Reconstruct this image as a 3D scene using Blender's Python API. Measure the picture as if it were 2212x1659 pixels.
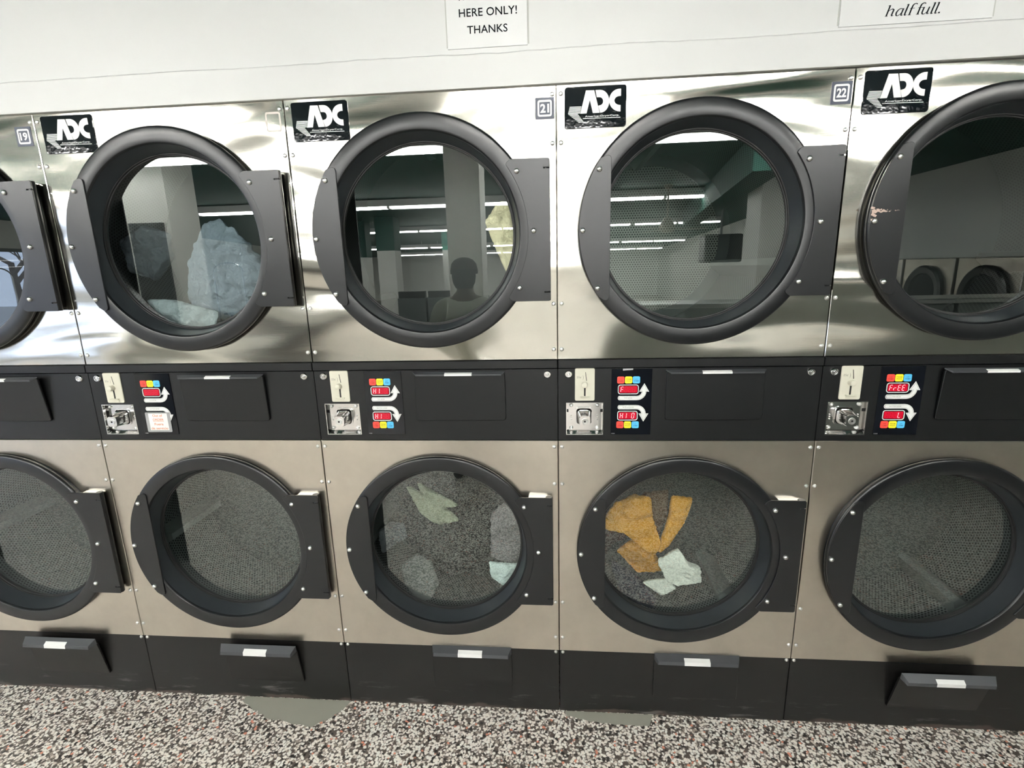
import bpy, bmesh, math, random
from mathutils import Vector, noise
random.seed(7)
for o in list(bpy.data.objects): bpy.data.objects.remove(o, do_unlink=True)
scn = bpy.context.scene
col = scn.collection
PI = math.pi

# ---------------------------------------------------------------- camera
cam_d = bpy.data.cameras.new('camera')
cam_d.sensor_width = 36.0
cam_d.lens = 1096.16 / 2212 * 36.0
cam_d.clip_start = 0.02
cam = bpy.data.objects.new('camera', cam_d)
cam.location = (-0.0115, -1.5787, 1.6103)
cam.rotation_euler = (1.34697, 0.02569, 0.07920)
col.objects.link(cam)
scn.camera = cam

# ---------------------------------------------------------------- world / exposure
w = bpy.data.worlds.new('sky'); scn.world = w; w.use_nodes = True
w.node_tree.nodes['Background'].inputs[0].default_value = (0.62, 0.74, 1.0, 1)
w.node_tree.nodes['Background'].inputs[1].default_value = 2.6
scn.view_settings.view_transform = 'Standard'
scn.view_settings.look = 'None'
scn.view_settings.gamma = 1.0
scn.view_settings.use_curve_mapping = False
scn.view_settings.exposure = 0.6
TUBE = 44.0          # strength of the fluorescent tubes

# ---------------------------------------------------------------- materials
def nt(name):
    m = bpy.data.materials.new(name); m.use_nodes = True
    t = m.node_tree
    return m, t.nodes, t.links, t.nodes['Principled BSDF']
def mat(name, c, rough=0.5, metal=0.0, emit=None, es=1.0, spec=None, coat=0.0, bump=None):
    m, n, l, p = nt(name)
    p.inputs['Base Color'].default_value = (*c, 1)
    p.inputs['Roughness'].default_value = rough
    p.inputs['Metallic'].default_value = metal
    if spec is not None: p.inputs['Specular IOR Level'].default_value = spec
    if coat: p.inputs['Coat Weight'].default_value = coat; p.inputs['Coat Roughness'].default_value = 0.05
    if emit: p.inputs['Emission Color'].default_value = (*emit, 1); p.inputs['Emission Strength'].default_value = es
    if bump:
        tc = n.new('ShaderNodeTexCoord'); nz = n.new('ShaderNodeTexNoise'); b = n.new('ShaderNodeBump')
        nz.inputs['Scale'].default_value = bump[0]; nz.inputs['Detail'].default_value = 4
        b.inputs['Strength'].default_value = bump[1]; b.inputs['Distance'].default_value = bump[2]
        l.new(tc.outputs['Object'], nz.inputs['Vector']); l.new(nz.outputs['Fac'], b.inputs['Height']); l.new(b.outputs['Normal'], p.inputs['Normal'])
    return m
def ramp(n, stops, interp='LINEAR'):
    r = n.new('ShaderNodeValToRGB'); r.color_ramp.interpolation = interp
    e = r.color_ramp.elements
    while len(e) < len(stops): e.new(0.5)
    for i, (p, c) in enumerate(stops): e[i].position = p; e[i].color = (*c, 1)
    return r

def steel_mat(name, c, rough, wave, wdist):
    m, n, l, p = nt(name)
    p.inputs['Metallic'].default_value = 1.0
    tc = n.new('ShaderNodeTexCoord')
    geo = n.new('ShaderNodeNewGeometry')
    mp = n.new('ShaderNodeMapping'); mp.inputs['Scale'].default_value = (1.3, 1.0, wave)
    l.new(geo.outputs['Position'], mp.inputs['Vector'])
    nz = n.new('ShaderNodeTexNoise'); nz.inputs['Scale'].default_value = 1.0; nz.inputs['Detail'].default_value = 1.2; nz.inputs['Distortion'].default_value = 0.7
    l.new(mp.outputs['Vector'], nz.inputs['Vector'])
    b1 = n.new('ShaderNodeBump'); b1.inputs['Strength'].default_value = 1.0; b1.inputs['Distance'].default_value = wdist
    l.new(nz.outputs['Fac'], b1.inputs['Height'])
    mp2 = n.new('ShaderNodeMapping'); mp2.inputs['Scale'].default_value = (6, 6, 900)
    l.new(geo.outputs['Position'], mp2.inputs['Vector'])
    nz2 = n.new('ShaderNodeTexNoise'); nz2.inputs['Scale'].default_value = 1.0; nz2.inputs['Detail'].default_value = 2
    l.new(mp2.outputs['Vector'], nz2.inputs['Vector'])
    b2 = n.new('ShaderNodeBump'); b2.inputs['Strength'].default_value = 0.07; b2.inputs['Distance'].default_value = 0.0004
    l.new(nz2.outputs['Fac'], b2.inputs['Height']); l.new(b1.outputs['Normal'], b2.inputs['Normal'])
    l.new(b2.outputs['Normal'], p.inputs['Normal'])
    nz3 = n.new('ShaderNodeTexNoise'); nz3.inputs['Scale'].default_value = 7; nz3.inputs['Detail'].default_value = 6; nz3.inputs['Roughness'].default_value = 0.65
    l.new(geo.outputs['Position'], nz3.inputs['Vector'])
    r = ramp(n, [(0.3, tuple(v * 0.9 for v in c)), (0.6, c)])
    l.new(nz3.outputs['Fac'], r.inputs['Fac']); l.new(r.outputs['Color'], p.inputs['Base Color'])
    mr = n.new('ShaderNodeMapRange'); mr.inputs['To Min'].default_value = rough * 1.15; mr.inputs['To Max'].default_value = rough * 0.85
    l.new(nz3.outputs['Fac'], mr.inputs['Value']); l.new(mr.outputs['Result'], p.inputs['Roughness'])
    return m
M = {}
M['steel'] = steel_mat('brushed_steel', (0.78, 0.755, 0.68), 0.125, 3.6, 0.036)
M['steel_low'] = steel_mat('satin_steel', (0.66, 0.61, 0.53), 0.30, 2.0, 0.010)
M['chrome'] = mat('chrome', (0.78, 0.77, 0.76), 0.12, 1.0)
M['zinc'] = mat('zinc', (0.86, 0.86, 0.84), 0.28, 1.0)
M['black'] = mat('black_enamel', (0.0065, 0.0073, 0.0085), 0.29, 0.0, spec=0.6, bump=(60, 0.08, 0.002))
M['panel_black'] = mat('black_panel', (0.0045, 0.005, 0.0055), 0.38, 0.0, spec=0.45, bump=(9, 0.15, 0.004))
M['handle_grey'] = mat('worn_handle_paint', (0.075, 0.078, 0.085), 0.38, 0.3)
M['funnel'] = mat('grey_black_enamel', (0.022, 0.026, 0.030), 0.4, spec=0.5)  # slightly lighter and bluer than the black of the door ring
M['tape_silver'] = mat('silver_tape', (0.45, 0.45, 0.45), 0.4, 0.4)
M['rubber'] = mat('rubber_seal', (0.012, 0.012, 0.012), 0.55)
M['gloss_black'] = mat('gloss_black', (0.004, 0.005, 0.008), 0.07, spec=0.5)
M['badge_black'] = mat('badge_black', (0.003, 0.005, 0.007), 0.06, spec=0.5, bump=(11, 0.5, 0.0035))
M['print_white'] = mat('print_white', (0.80, 0.80, 0.78), 0.35)
M['ghost'] = mat('old_sticker_glue', (0.55, 0.52, 0.47), 0.55, 0.35)
M['beige'] = mat('coin_beige', (0.66, 0.64, 0.53), 0.35)
M['dark'] = mat('dark_slot', (0.006, 0.006, 0.006), 0.6)
M['grey_ink'] = mat('grey_ink', (0.22, 0.21, 0.18), 0.6)
M['ink'] = mat('black_ink', (0.006, 0.007, 0.010), 0.8, spec=0.15)
M['red'] = mat('button_red', (0.85, 0.07, 0.05), 0.4)
M['yellow'] = mat('button_yellow', (0.90, 0.80, 0.03), 0.4)
M['blue'] = mat('button_blue', (0.10, 0.52, 0.85), 0.4)
M['red_ink'] = mat('red_ink', (0.30, 0.01, 0.01), 0.5)
M['olive_ink'] = mat('olive_ink', (0.28, 0.24, 0.01), 0.5)
M['blue_ink'] = mat('blue_ink', (0.01, 0.08, 0.28), 0.5)
M['led_back'] = mat('led_back', (0.25, 0.0, 0.01), 0.25, emit=(0.50, 0.006, 0.022), es=0.55)
M['led_dim'] = mat('led_dim', (0.2, 0.0, 0.01), 0.3, emit=(0.30, 0.002, 0.015), es=0.8)
M['led_lit'] = mat('led_lit', (0.8, 0.3, 0.3), 0.3, emit=(1.0, 0.35, 0.38), es=1.15)
M['label_white'] = mat('label_white', (0.82, 0.82, 0.80), 0.4)
M['paper'] = mat('paper', (0.86, 0.84, 0.80), 0.5)
M['orange_ink'] = mat('orange_ink', (0.62, 0.20, 0.09), 0.6)
M['tape'] = mat('clear_tape', (0.35, 0.35, 0.35), 0.15)
M['wall'] = mat('white_wall_paint', (0.60, 0.605, 0.595), 0.42, spec=0.4, bump=(5, 0.35, 0.006))
M['wall_room'] = mat('cream_room_wall', (0.84, 0.84, 0.80), 0.6)
M['column'] = mat('column_paint', (0.80, 0.79, 0.75), 0.5)
M['green'] = mat('dark_green_ceiling', (0.022, 0.088, 0.070), 0.65, spec=0.25)
M['green_trim'] = mat('green_paint', (0.04, 0.22, 0.16), 0.5)
M['fixture'] = mat('fixture_white', (0.85, 0.85, 0.85), 0.4)
M['tube'] = mat('tube_light', (1, 1, 1), 0.5, emit=(1.0, 0.995, 0.96), es=TUBE)
M['tube_dim'] = mat('tube_light_dim', (1, 1, 1), 0.5, emit=(1.0, 0.985, 0.93), es=TUBE * 0.27)  # weaker emission for the nearest row, keeps the dryer wall from overexposing
M['door_dark'] = mat('dark_grey_door', (0.07, 0.08, 0.08), 0.4)
M['washer'] = mat('washer_steel', (0.30, 0.33, 0.32), 0.35, 0.6)
M['concrete'] = mat('bare_concrete', (0.34, 0.335, 0.28), 0.6, bump=(30, 0.3, 0.002))
M['bark'] = mat('bark', (0.16, 0.13, 0.11), 0.9)
M['ground'] = mat('outdoor_ground', (0.45, 0.44, 0.42), 0.9)
M['skin'] = mat('skin', (0.10, 0.055, 0.035), 0.5)
M['shirt'] = mat('olive_shirt', (0.42, 0.43, 0.37), 0.85)
M['trousers'] = mat('trousers', (0.03, 0.03, 0.035), 0.85)
M['cap'] = mat('cap_fabric', (0.035, 0.024, 0.024), 0.8)
M['cap_band'] = mat('cap_band', (0.012, 0.012, 0.018), 0.8)
M['fan'] = mat('fan_tan', (0.45, 0.41, 0.33), 0.5)
def cloth_mat(name, c, s=240):
    m = mat(name, c, 0.9, bump=(s, 0.6, 0.003)); n, l = m.node_tree.nodes, m.node_tree.links
    b0 = [x for x in n if x.type == 'BUMP'][0]; tc = n.new('ShaderNodeTexCoord'); nz = n.new('ShaderNodeTexNoise')
    nz.inputs['Scale'].default_value = 17; nz.inputs['Detail'].default_value = 3; nz.inputs['Distortion'].default_value = 0.5
    b = n.new('ShaderNodeBump'); b.inputs['Strength'].default_value = 1.0; b.inputs['Distance'].default_value = 0.03
    l.new(tc.outputs['Object'], nz.inputs['Vector']); l.new(nz.outputs['Fac'], b.inputs['Height']); l.new(b.outputs['Normal'], b0.inputs['Normal'])
    return m

# floor: epoxy-bound stone chips
def floor_mat():
    m, n, l, p = nt('stone_chip_floor')
    geo = n.new('ShaderNodeNewGeometry')
    v = n.new('ShaderNodeTexVoronoi'); v.inputs['Scale'].default_value = 118; v.inputs['Randomness'].default_value = 1.0
    nz = n.new('ShaderNodeTexNoise'); nz.inputs['Scale'].default_value = 60; nz.inputs['Detail'].default_value = 2
    mx = n.new('ShaderNodeMix'); mx.data_type = 'VECTOR'; mx.inputs['Factor'].default_value = 0.012
    l.new(geo.outputs['Position'], nz.inputs['Vector'])
    l.new(geo.outputs['Position'], mx.inputs[4]); l.new(nz.outputs['Color'], mx.inputs[5])
    l.new(mx.outputs[1], v.inputs['Vector'])
    wn = n.new('ShaderNodeTexWhiteNoise'); wn.noise_dimensions = '3D'; l.new(v.outputs['Position'], wn.inputs['Vector'])
    r = ramp(n, [(0.0, (0.035, 0.03, 0.027)), (0.11, (0.13, 0.10, 0.085)), (0.20, (0.42, 0.35, 0.29)),
                 (0.27, (0.74, 0.66, 0.59)), (0.37, (0.97, 0.91, 0.83)), (0.75, (0.98, 0.95, 0.88)), (0.975, (0.80, 0.33, 0.22))], 'CONSTANT')
    l.new(wn.outputs['Value'], r.inputs['Fac'])
    # dark grout between chips
    gr = ramp(n, [(0.50, (1, 1, 1)), (0.72, (0.0, 0.0, 0.0))])
    ds = n.new('ShaderNodeMath'); ds.operation = 'MULTIPLY'; ds.inputs[1].default_value = 1.0
    l.new(v.outputs['Distance'], ds.inputs[0]); l.new(ds.outputs[0], gr.inputs['Fac'])
    mc = n.new('ShaderNodeMix'); mc.data_type = 'RGBA'
    mc.inputs[6].default_value = (0.12, 0.096, 0.08, 1)
    l.new(gr.outputs['Color'], mc.inputs['Factor']); l.new(r.outputs['Color'], mc.inputs[7])
    l.new(mc.outputs[2], p.inputs['Base Color'])
    p.inputs['Roughness'].default_value = 0.30
    b = n.new('ShaderNodeBump'); b.inputs['Strength'].default_value = 0.25; b.inputs['Distance'].default_value = 0.002
    l.new(gr.outputs['Color'], b.inputs['Height']); l.new(b.outputs['Normal'], p.inputs['Normal'])
    return m
M['floor'] = floor_mat()

# black base panel with scuffs and rust along the floor
def base_mat():
    m, n, l, p = nt('black_base_panel')
    geo = n.new('ShaderNodeNewGeometry'); sx = n.new('ShaderNodeSeparateXYZ'); l.new(geo.outputs['Position'], sx.inputs[0])
    mp = n.new('ShaderNodeMapping'); mp.inputs['Scale'].default_value = (9, 9, 30); l.new(geo.outputs['Position'], mp.inputs['Vector'])
    nz = n.new('ShaderNodeTexNoise'); nz.inputs['Scale'].default_value = 1; nz.inputs['Detail'].default_value = 5
    l.new(mp.outputs['Vector'], nz.inputs['Vector'])
    # rust where height < noise
    a = n.new('ShaderNodeMath'); a.operation = 'MULTIPLY_ADD'; a.inputs[1].default_value = 0.075; a.inputs[2].default_value = -0.026
    l.new(nz.outputs['Fac'], a.inputs[0])
    s = n.new('ShaderNodeMath'); s.operation = 'SUBTRACT'; l.new(a.outputs[0], s.inputs[0]); l.new(sx.outputs['Z'], s.inputs[1])
    mr = n.new('ShaderNodeMapRange'); mr.inputs['From Min'].default_value = 0.0; mr.inputs['From Max'].default_value = 0.008; l.new(s.outputs[0], mr.inputs['Value'])
    mc = n.new('ShaderNodeMix'); mc.data_type = 'RGBA'; mc.inputs[6].default_value = (0.007, 0.0065, 0.006, 1); mc.inputs[7].default_value = (0.060, 0.045, 0.038, 1)
    l.new(mr.outputs['Result'], mc.inputs['Factor'])
    # pale scuffs low on the panel
    mp2 = n.new('ShaderNodeMapping'); mp2.inputs['Scale'].default_value = (5, 5, 34); l.new(geo.outputs['Position'], mp2.inputs['Vector'])
    nz2 = n.new('ShaderNodeTexNoise'); nz2.inputs['Scale'].default_value = 1; nz2.inputs['Detail'].default_value = 8; nz2.inputs['Roughness'].default_value = 0.7
    l.new(mp2.outputs['Vector'], nz2.inputs['Vector'])
    rr = ramp(n, [(0.57, (0, 0, 0)), (0.72, (1, 1, 1))]); l.new(nz2.outputs['Fac'], rr.inputs['Fac'])
    mz = n.new('ShaderNodeMapRange'); mz.inputs['From Min'].default_value = 0.12; mz.inputs['From Max'].default_value = 0.03; l.new(sx.outputs['Z'], mz.inputs['Value'])
    mm = n.new('ShaderNodeMath'); mm.operation = 'MULTIPLY'; l.new(rr.outputs['Color'], mm.inputs[0]); l.new(mz.outputs['Result'], mm.inputs[1])
    m2 = n.new('ShaderNodeMix'); m2.data_type = 'RGBA'; m2.inputs[7].default_value = (0.16, 0.15, 0.145, 1)
    l.new(mm.outputs[0], m2.inputs['Factor']); l.new(mc.outputs[2], m2.inputs[6]); l.new(m2.outputs[2], p.inputs['Base Color'])
    p.inputs['Roughness'].default_value = 0.42
    return m
M['base'] = base_mat()

def schlick(n, l, f0):
    # same reflectance from either side of a thin pane
    lw = n.new('ShaderNodeLayerWeight'); lw.inputs['Blend'].default_value = 0.5
    p = n.new('ShaderNodeMath'); p.operation = 'POWER'; p.inputs[1].default_value = 5.0; l.new(lw.outputs['Facing'], p.inputs[0])
    a = n.new('ShaderNodeMath'); a.operation = 'MULTIPLY_ADD'; a.inputs[1].default_value = 1 - f0; a.inputs[2].default_value = f0; l.new(p.outputs[0], a.inputs[0])
    return a.outputs[0]
# door glass: clear pane, Fresnel reflection from both faces
def glass_mat():
    m = bpy.data.materials.new('door_glass'); m.use_nodes = True
    n, l = m.node_tree.nodes, m.node_tree.links; n.clear()
    out = n.new('ShaderNodeOutputMaterial'); mix = n.new('ShaderNodeMixShader')
    tr = n.new('ShaderNodeBsdfTransparent'); tr.inputs[0].default_value = (0.93, 0.97, 0.95, 1)
    gl = n.new('ShaderNodeBsdfGlossy'); gl.inputs['Roughness'].default_value = 0.0; gl.inputs[0].default_value = (0.93, 0.98, 0.95, 1)
    l.new(schlick(n, l, 0.16), mix.inputs[0]); l.new(tr.outputs[0], mix.inputs[1]); l.new(gl.outputs[0], mix.inputs[2]); l.new(mix.outputs[0], out.inputs[0])
    return m
M['glass'] = glass_mat()
def pane_mat():
    m = bpy.data.materials.new('window_glass'); m.use_nodes = True
    n, l = m.node_tree.nodes, m.node_tree.links; n.clear()
    out = n.new('ShaderNodeOutputMaterial'); mix = n.new('ShaderNodeMixShader')
    tr = n.new('ShaderNodeBsdfTransparent'); gl = n.new('ShaderNodeBsdfGlossy'); gl.inputs['Roughness'].default_value = 0.0
    l.new(schlick(n, l, 0.07), mix.inputs[0]); l.new(tr.outputs[0], mix.inputs[1]); l.new(gl.outputs[0], mix.inputs[2]); l.new(mix.outputs[0], out.inputs[0])
    return m
M['pane'] = pane_mat()

# perforated drum sheet (object space, drum axis = Y): staggered round holes
def perf_mat(name, c, polar=True, pitch=0.0115):
    m, n, l, p = nt(name)
    tc = n.new('ShaderNodeTexCoord'); s = n.new('ShaderNodeSeparateXYZ'); l.new(tc.outputs['Object'], s.inputs[0])
    def mth(op, a, b=None, c_=None):
        x = n.new('ShaderNodeMath'); x.operation = op
        for i, v in enumerate((a, b, c_)):
            if v is None: continue
            if isinstance(v, (int, float)): x.inputs[i].default_value = v
            else: l.new(v, x.inputs[i])
        return x.outputs[0]
    if polar:
        u = mth('MULTIPLY', mth('ARCTAN2', s.outputs['Z'], s.outputs['X']), 0.36)
        v = s.outputs['Y']
    else:
        u = s.outputs['X']; v = s.outputs['Z']
    u = mth('DIVIDE', u, pitch); v = mth('DIVIDE', v, pitch * 1.7320508)
    def d(off):
        fu = mth('SUBTRACT', mth('FRACT', mth('ADD', u, off)), 0.5)
        fv = mth('MULTIPLY', mth('SUBTRACT', mth('FRACT', mth('ADD', v, off)), 0.5), 1.7320508)
        return mth('SQRT', mth('ADD', mth('MULTIPLY', fu, fu), mth('MULTIPLY', fv, fv)))
    dm = mth('MINIMUM', d(0.0), d(0.5))
    hole = mth('LESS_THAN', dm, 0.29)
    mc = n.new('ShaderNodeMix'); mc.data_type = 'RGBA'; mc.inputs[6].default_value = (*c, 1); mc.inputs[7].default_value = (0.004, 0.004, 0.004, 1)
    l.new(hole, mc.inputs['Factor']); l.new(mc.outputs[2], p.inputs['Base Color'])
    p.inputs['Metallic'].default_value = 0.35; p.inputs['Roughness'].default_value = 0.42
    return m
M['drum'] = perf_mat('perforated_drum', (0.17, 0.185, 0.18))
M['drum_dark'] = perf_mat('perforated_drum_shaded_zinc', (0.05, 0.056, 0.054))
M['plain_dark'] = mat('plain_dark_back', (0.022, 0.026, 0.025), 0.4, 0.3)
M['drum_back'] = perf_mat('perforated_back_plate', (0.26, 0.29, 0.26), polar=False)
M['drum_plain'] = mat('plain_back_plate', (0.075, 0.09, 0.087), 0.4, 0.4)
M['rib'] = mat('drum_rib', (0.30, 0.33, 0.32), 0.35, 0.6)

# ---------------------------------------------------------------- mesh helpers
class MB:
    def __init__(s): s.v = []; s.f = []; s.m = []
    def add(s, vs, fs, mi=0):
        b = len(s.v); s.v += [tuple(v) for v in vs]
        for f in fs: s.f.append(tuple(b + i for i in f)); s.m.append(mi)
        return s
    def box(s, x0, x1, y0, y1, z0, z1, mi=0, c=0.0):
        if c <= 0:
            vs = [(x, y, z) for x in (x0, x1) for y in (y0, y1) for z in (z0, z1)]
            return s.add(vs, [(0, 1, 3, 2), (4, 6, 7, 5), (0, 4, 5, 1), (2, 3, 7, 6), (0, 2, 6, 4), (1, 5, 7, 3)], mi)
        bm = bmesh.new(); r = bmesh.ops.create_cube(bm, size=1)
        for v in bm.verts: v.co = Vector(((x0 + x1) / 2 + v.co.x * (x1 - x0), (y0 + y1) / 2 + v.co.y * (y1 - y0), (z0 + z1) / 2 + v.co.z * (z1 - z0)))
        bmesh.ops.bevel(bm, geom=list(bm.edges), offset=c, segments=2, affect='EDGES', profile=0.5)
        bm.verts.ensure_lookup_table()
        s.add([v.co[:] for v in bm.verts], [tuple(v.index for v in f.verts) for f in bm.faces], mi); bm.free(); return s
    def prism(s, poly, y0, y1, mi=0, ch=0.0):          # poly in (x,z), front at y0 (< y1)
        n = len(poly)
        if ch > 0:
            cx = sum(p[0] for p in poly) / n; cz = sum(p[1] for p in poly) / n
            ins = []
            for i in range(n):
                a, b, c = Vector(poly[i - 1]), Vector(poly[i]), Vector(poly[(i + 1) % n])
                d1 = (b - a); d2 = (c - b)
                d1 = d1.normalized() if d1.length > 1e-9 else d2.normalized(); d2 = d2.normalized() if d2.length > 1e-9 else d1
                nn = Vector((-d1.y - d2.y, d1.x + d2.x))
                nn = nn.normalized() if nn.length > 1e-6 else Vector((0, 0))
                if nn.dot(Vector((cx, cz)) - b) < 0 and False: nn = -nn
                ins.append(b + nn * ch * s.sgn(poly))
            vs = [(p[0], y0, p[1]) for p in ins] + [(p[0], y0 + ch, p[1]) for p in poly] + [(p[0], y1, p[1]) for p in poly]
            fs = [tuple(range(n)), tuple(range(3 * n - 1, 2 * n - 1, -1))]
            for k in (0, 1):
                fs += [(k * n + i, k * n + n + i, k * n + n + (i + 1) % n, k * n + (i + 1) % n) for i in range(n)]
        else:
            vs = [(p[0], y0, p[1]) for p in poly] + [(p[0], y1, p[1]) for p in poly]
            fs = [tuple(range(n)), tuple(range(2 * n - 1, n - 1, -1))] + [(i, n + i, n + (i + 1) % n, (i + 1) % n) for i in range(n)]
        return s.add(vs, fs, mi)
    @staticmethod
    def sgn(poly):
        a = sum(poly[i - 1][0] * poly[i][1] - poly[i][0] * poly[i - 1][1] for i in range(len(poly)))
        return 1 if a > 0 else -1
    def lathe(s, prof, c=(0, 0, 0), n=64, axis='Y', mi=0, closed=False):   # prof: (r, h)
        vs = []
        for r, h in prof:
            for i in range(n):
                a = 2 * PI * i / n; ca, sa = r * math.cos(a), r * math.sin(a)
                vs.append({'Y': (c[0] + ca, c[1] + h, c[2] + sa), 'Z': (c[0] + ca, c[1] + sa, c[2] + h), 'X': (c[0] + h, c[1] + ca, c[2] + sa)}[axis])
        m_ = len(prof); fs = []
        for k in range(m_ if closed else m_ - 1):
            for i in range(n):
                a, b = k * n + i, k * n + (i + 1) % n; c2 = ((k + 1) % m_) * n
                fs.append((a, b, c2 + (i + 1) % n, c2 + i))
        return s.add(vs, fs, mi)
    def disc(s, r, c, n=64, axis='Y', mi=0):
        vs = []
        for i in range(n):
            a = 2 * PI * i / n; ca, sa = r * math.cos(a), r * math.sin(a)
            vs.append({'Y': (c[0] + ca, c[1], c[2] + sa), 'Z': (c[0] + ca, c[1] + sa, c[2]), 'X': (c[0], c[1] + ca, c[2] + sa)}[axis])
        return s.add(vs, [tuple(range(n))], mi)
    def tube(s, pts, r, n=8, mi=0):
        pts = [Vector(p) for p in pts]; rs = r if isinstance(r, (list, tuple)) else [r] * len(pts)
        rings = []
        for i, p in enumerate(pts):
            t = (pts[min(i + 1, len(pts) - 1)] - pts[max(i - 1, 0)]).normalized()
            up = Vector((0, 0, 1)) if abs(t.z) < 0.9 else Vector((1, 0, 0))
            a = t.cross(up).normalized(); b = t.cross(a)
            rings.append([p + (a * math.cos(2 * PI * k / n) + b * math.sin(2 * PI * k / n)) * rs[i] for k in range(n)])
        vs = [v[:] for rg in rings for v in rg]; fs = []
        for i in range(len(pts) - 1):
            for k in range(n): fs.append((i * n + k, i * n + (k + 1) % n, (i + 1) * n + (k + 1) % n, (i + 1) * n + k))
        fs += [tuple(range(n)), tuple(range(len(vs) - 1, len(vs) - n - 1, -1))]
        return s.add(vs, fs, mi)
    def frame(s, outer, inner, y0, y1, mi=0):
        n = len(outer)
        vs = [(p[0], y, p[1]) for y in (y0, y1) for L in (outer, inner) for p in L]; fs = []
        for i in range(n):
            j = (i + 1) % n
            fs += [(i, j, n + j, n + i), (2 * n + i, 3 * n + i, 3 * n + j, 2 * n + j), (i, 2 * n + i, 2 * n + j, j), (n + i, n + j, 3 * n + j, 3 * n + i)]
        return s.add(vs, fs, mi)
    def mesh(s, name, mats, smooth=None):
        me = bpy.data.meshes.new(name); me.from_pydata(s.v, [], s.f)
        for m_ in (mats if isinstance(mats, (list, tuple)) else [mats]): me.materials.append(M[m_] if isinstance(m_, str) else m_)
        for p, mi in zip(me.polygons, s.m): p.material_index = mi
        bm = bmesh.new(); bm.from_mesh(me); bmesh.ops.recalc_face_normals(bm, faces=bm.faces); bm.to_mesh(me); bm.free()
        if smooth:
            for p in me.polygons: p.use_smooth = True
            me.set_sharp_from_angle(angle=math.radians(smooth))
        me.update(); return me
def link(name, me, parent=None, loc=(0, 0, 0), rot=(0, 0, 0)):
    o = bpy.data.objects.new(name, me); col.objects.link(o); o.location = loc; o.rotation_euler = rot
    if parent: o.parent = parent
    return o
def obj(name, mb, mats, parent=None, smooth=None, loc=(0, 0, 0), rot=(0, 0, 0)):
    return link(name, mb.mesh(name, mats, smooth), parent, loc, rot)
def tag(o, label=None, cat=None, group=None, kind=None):
    if label: o['label'] = label
    if cat: o['category'] = cat
    if group: o['group'] = group
    if kind: o['kind'] = kind
    return o
def empty(name, loc=(0, 0, 0), rot=(0, 0, 0)):
    o = bpy.data.objects.new(name, None); o.empty_display_size = 0.1; col.objects.link(o); o.location = loc; o.rotation_euler = rot; return o
def struct(name, mb, mats, smooth=None): return tag(obj(name, mb, mats, None, smooth), kind='structure')
def copy_tree(o, parent=None):
    c = o.copy(); col.objects.link(c); c.parent = parent
    for ch in list(o.children): copy_tree(ch, c)
    return c
def rrect(x0, x1, z0, z1, r, n=5):
    P = []
    for cx, cz, a0 in ((x1 - r, z1 - r, 0), (x0 + r, z1 - r, 90), (x0 + r, z0 + r, 180), (x1 - r, z0 + r, 270)):
        for i in range(n + 1):
            a = math.radians(a0 + 90 * i / n); P.append((cx + r * math.cos(a), cz + r * math.sin(a)))
    return P
def plate_hole(mb, x0, x1, z0, z1, cx, cz, r, y0, y1, ch=0.0015, n=96):
    """rectangular sheet (front y0) with a round hole, chamfered outer edge"""
    angs = sorted(set([2 * PI * i / n for i in range(n)] + [math.atan2(z - cz, x - cx) % (2 * PI) for x in (x0, x1) for z in (z0, z1)]))
    def hit(a, X0, X1, Z0, Z1):
        c, s_ = math.cos(a), math.sin(a); t = 1e9
        if c > 1e-9: t = min(t, (X1 - cx) / c)
        if c < -1e-9: t = min(t, (X0 - cx) / c)
        if s_ > 1e-9: t = min(t, (Z1 - cz) / s_)
        if s_ < -1e-9: t = min(t, (Z0 - cz) / s_)
        return (cx + c * t, cz + s_ * t)
    N = len(angs); vs = []
    L = [[(cx + r * math.cos(a), y1, cz + r * math.sin(a)) for a in angs], [(cx + r * math.cos(a), y0, cz + r * math.sin(a)) for a in angs]]
    o = [hit(a, x0, x1, z0, z1) for a in angs]
    kx = (x1 - x0 - 2 * ch) / (x1 - x0); kz = (z1 - z0 - 2 * ch) / (z1 - z0); mx, mz = (x0 + x1) / 2, (z0 + z1) / 2
    L += [[(mx + (p[0] - mx) * kx, y0, mz + (p[1] - mz) * kz) for p in o], [(p[0], y0 + ch, p[1]) for p in o], [(p[0], y1, p[1]) for p in o]]
    for q in L: vs += q
    fs = []
    for k in range(4):
        for i in range(N): j = (i + 1) % N; fs.append((k * N + i, k * N + j, (k + 1) * N + j, (k + 1) * N + i))
    mb.add(vs, fs)
    return mb

# text -> thin mesh facing -Y, fitted to a box; cached per string
_tc = {}
def text_mesh(txt, x0, x1, z0, z1, y, m, bold=0.0, shear=0.0, spacing=1.0, depth=0.0003):
    cu = bpy.data.curves.new('t', 'FONT'); cu.body = txt; cu.offset = bold; cu.shear = shear; cu.space_character = spacing; cu.resolution_u = 3
    to = bpy.data.objects.new('t', cu); col.objects.link(to)
    dg = bpy.context.evaluated_depsgraph_get(); me = bpy.data.meshes.new_from_object(to.evaluated_get(dg))
    bpy.data.objects.remove(to, do_unlink=True); bpy.data.curves.remove(cu)
    xs = [v.co.x for v in me.vertices]; ys = [v.co.y for v in me.vertices]
    a, b, c, d = min(xs), max(xs), min(ys), max(ys)
    for v in me.vertices:
        v.co = ((x0 + (v.co.x - a) / (b - a) * (x1 - x0)), y, (z0 + (v.co.y - c) / (d - c) * (z1 - z0)))
    me.materials.clear(); me.materials.append(M[m])
    return me
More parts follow.
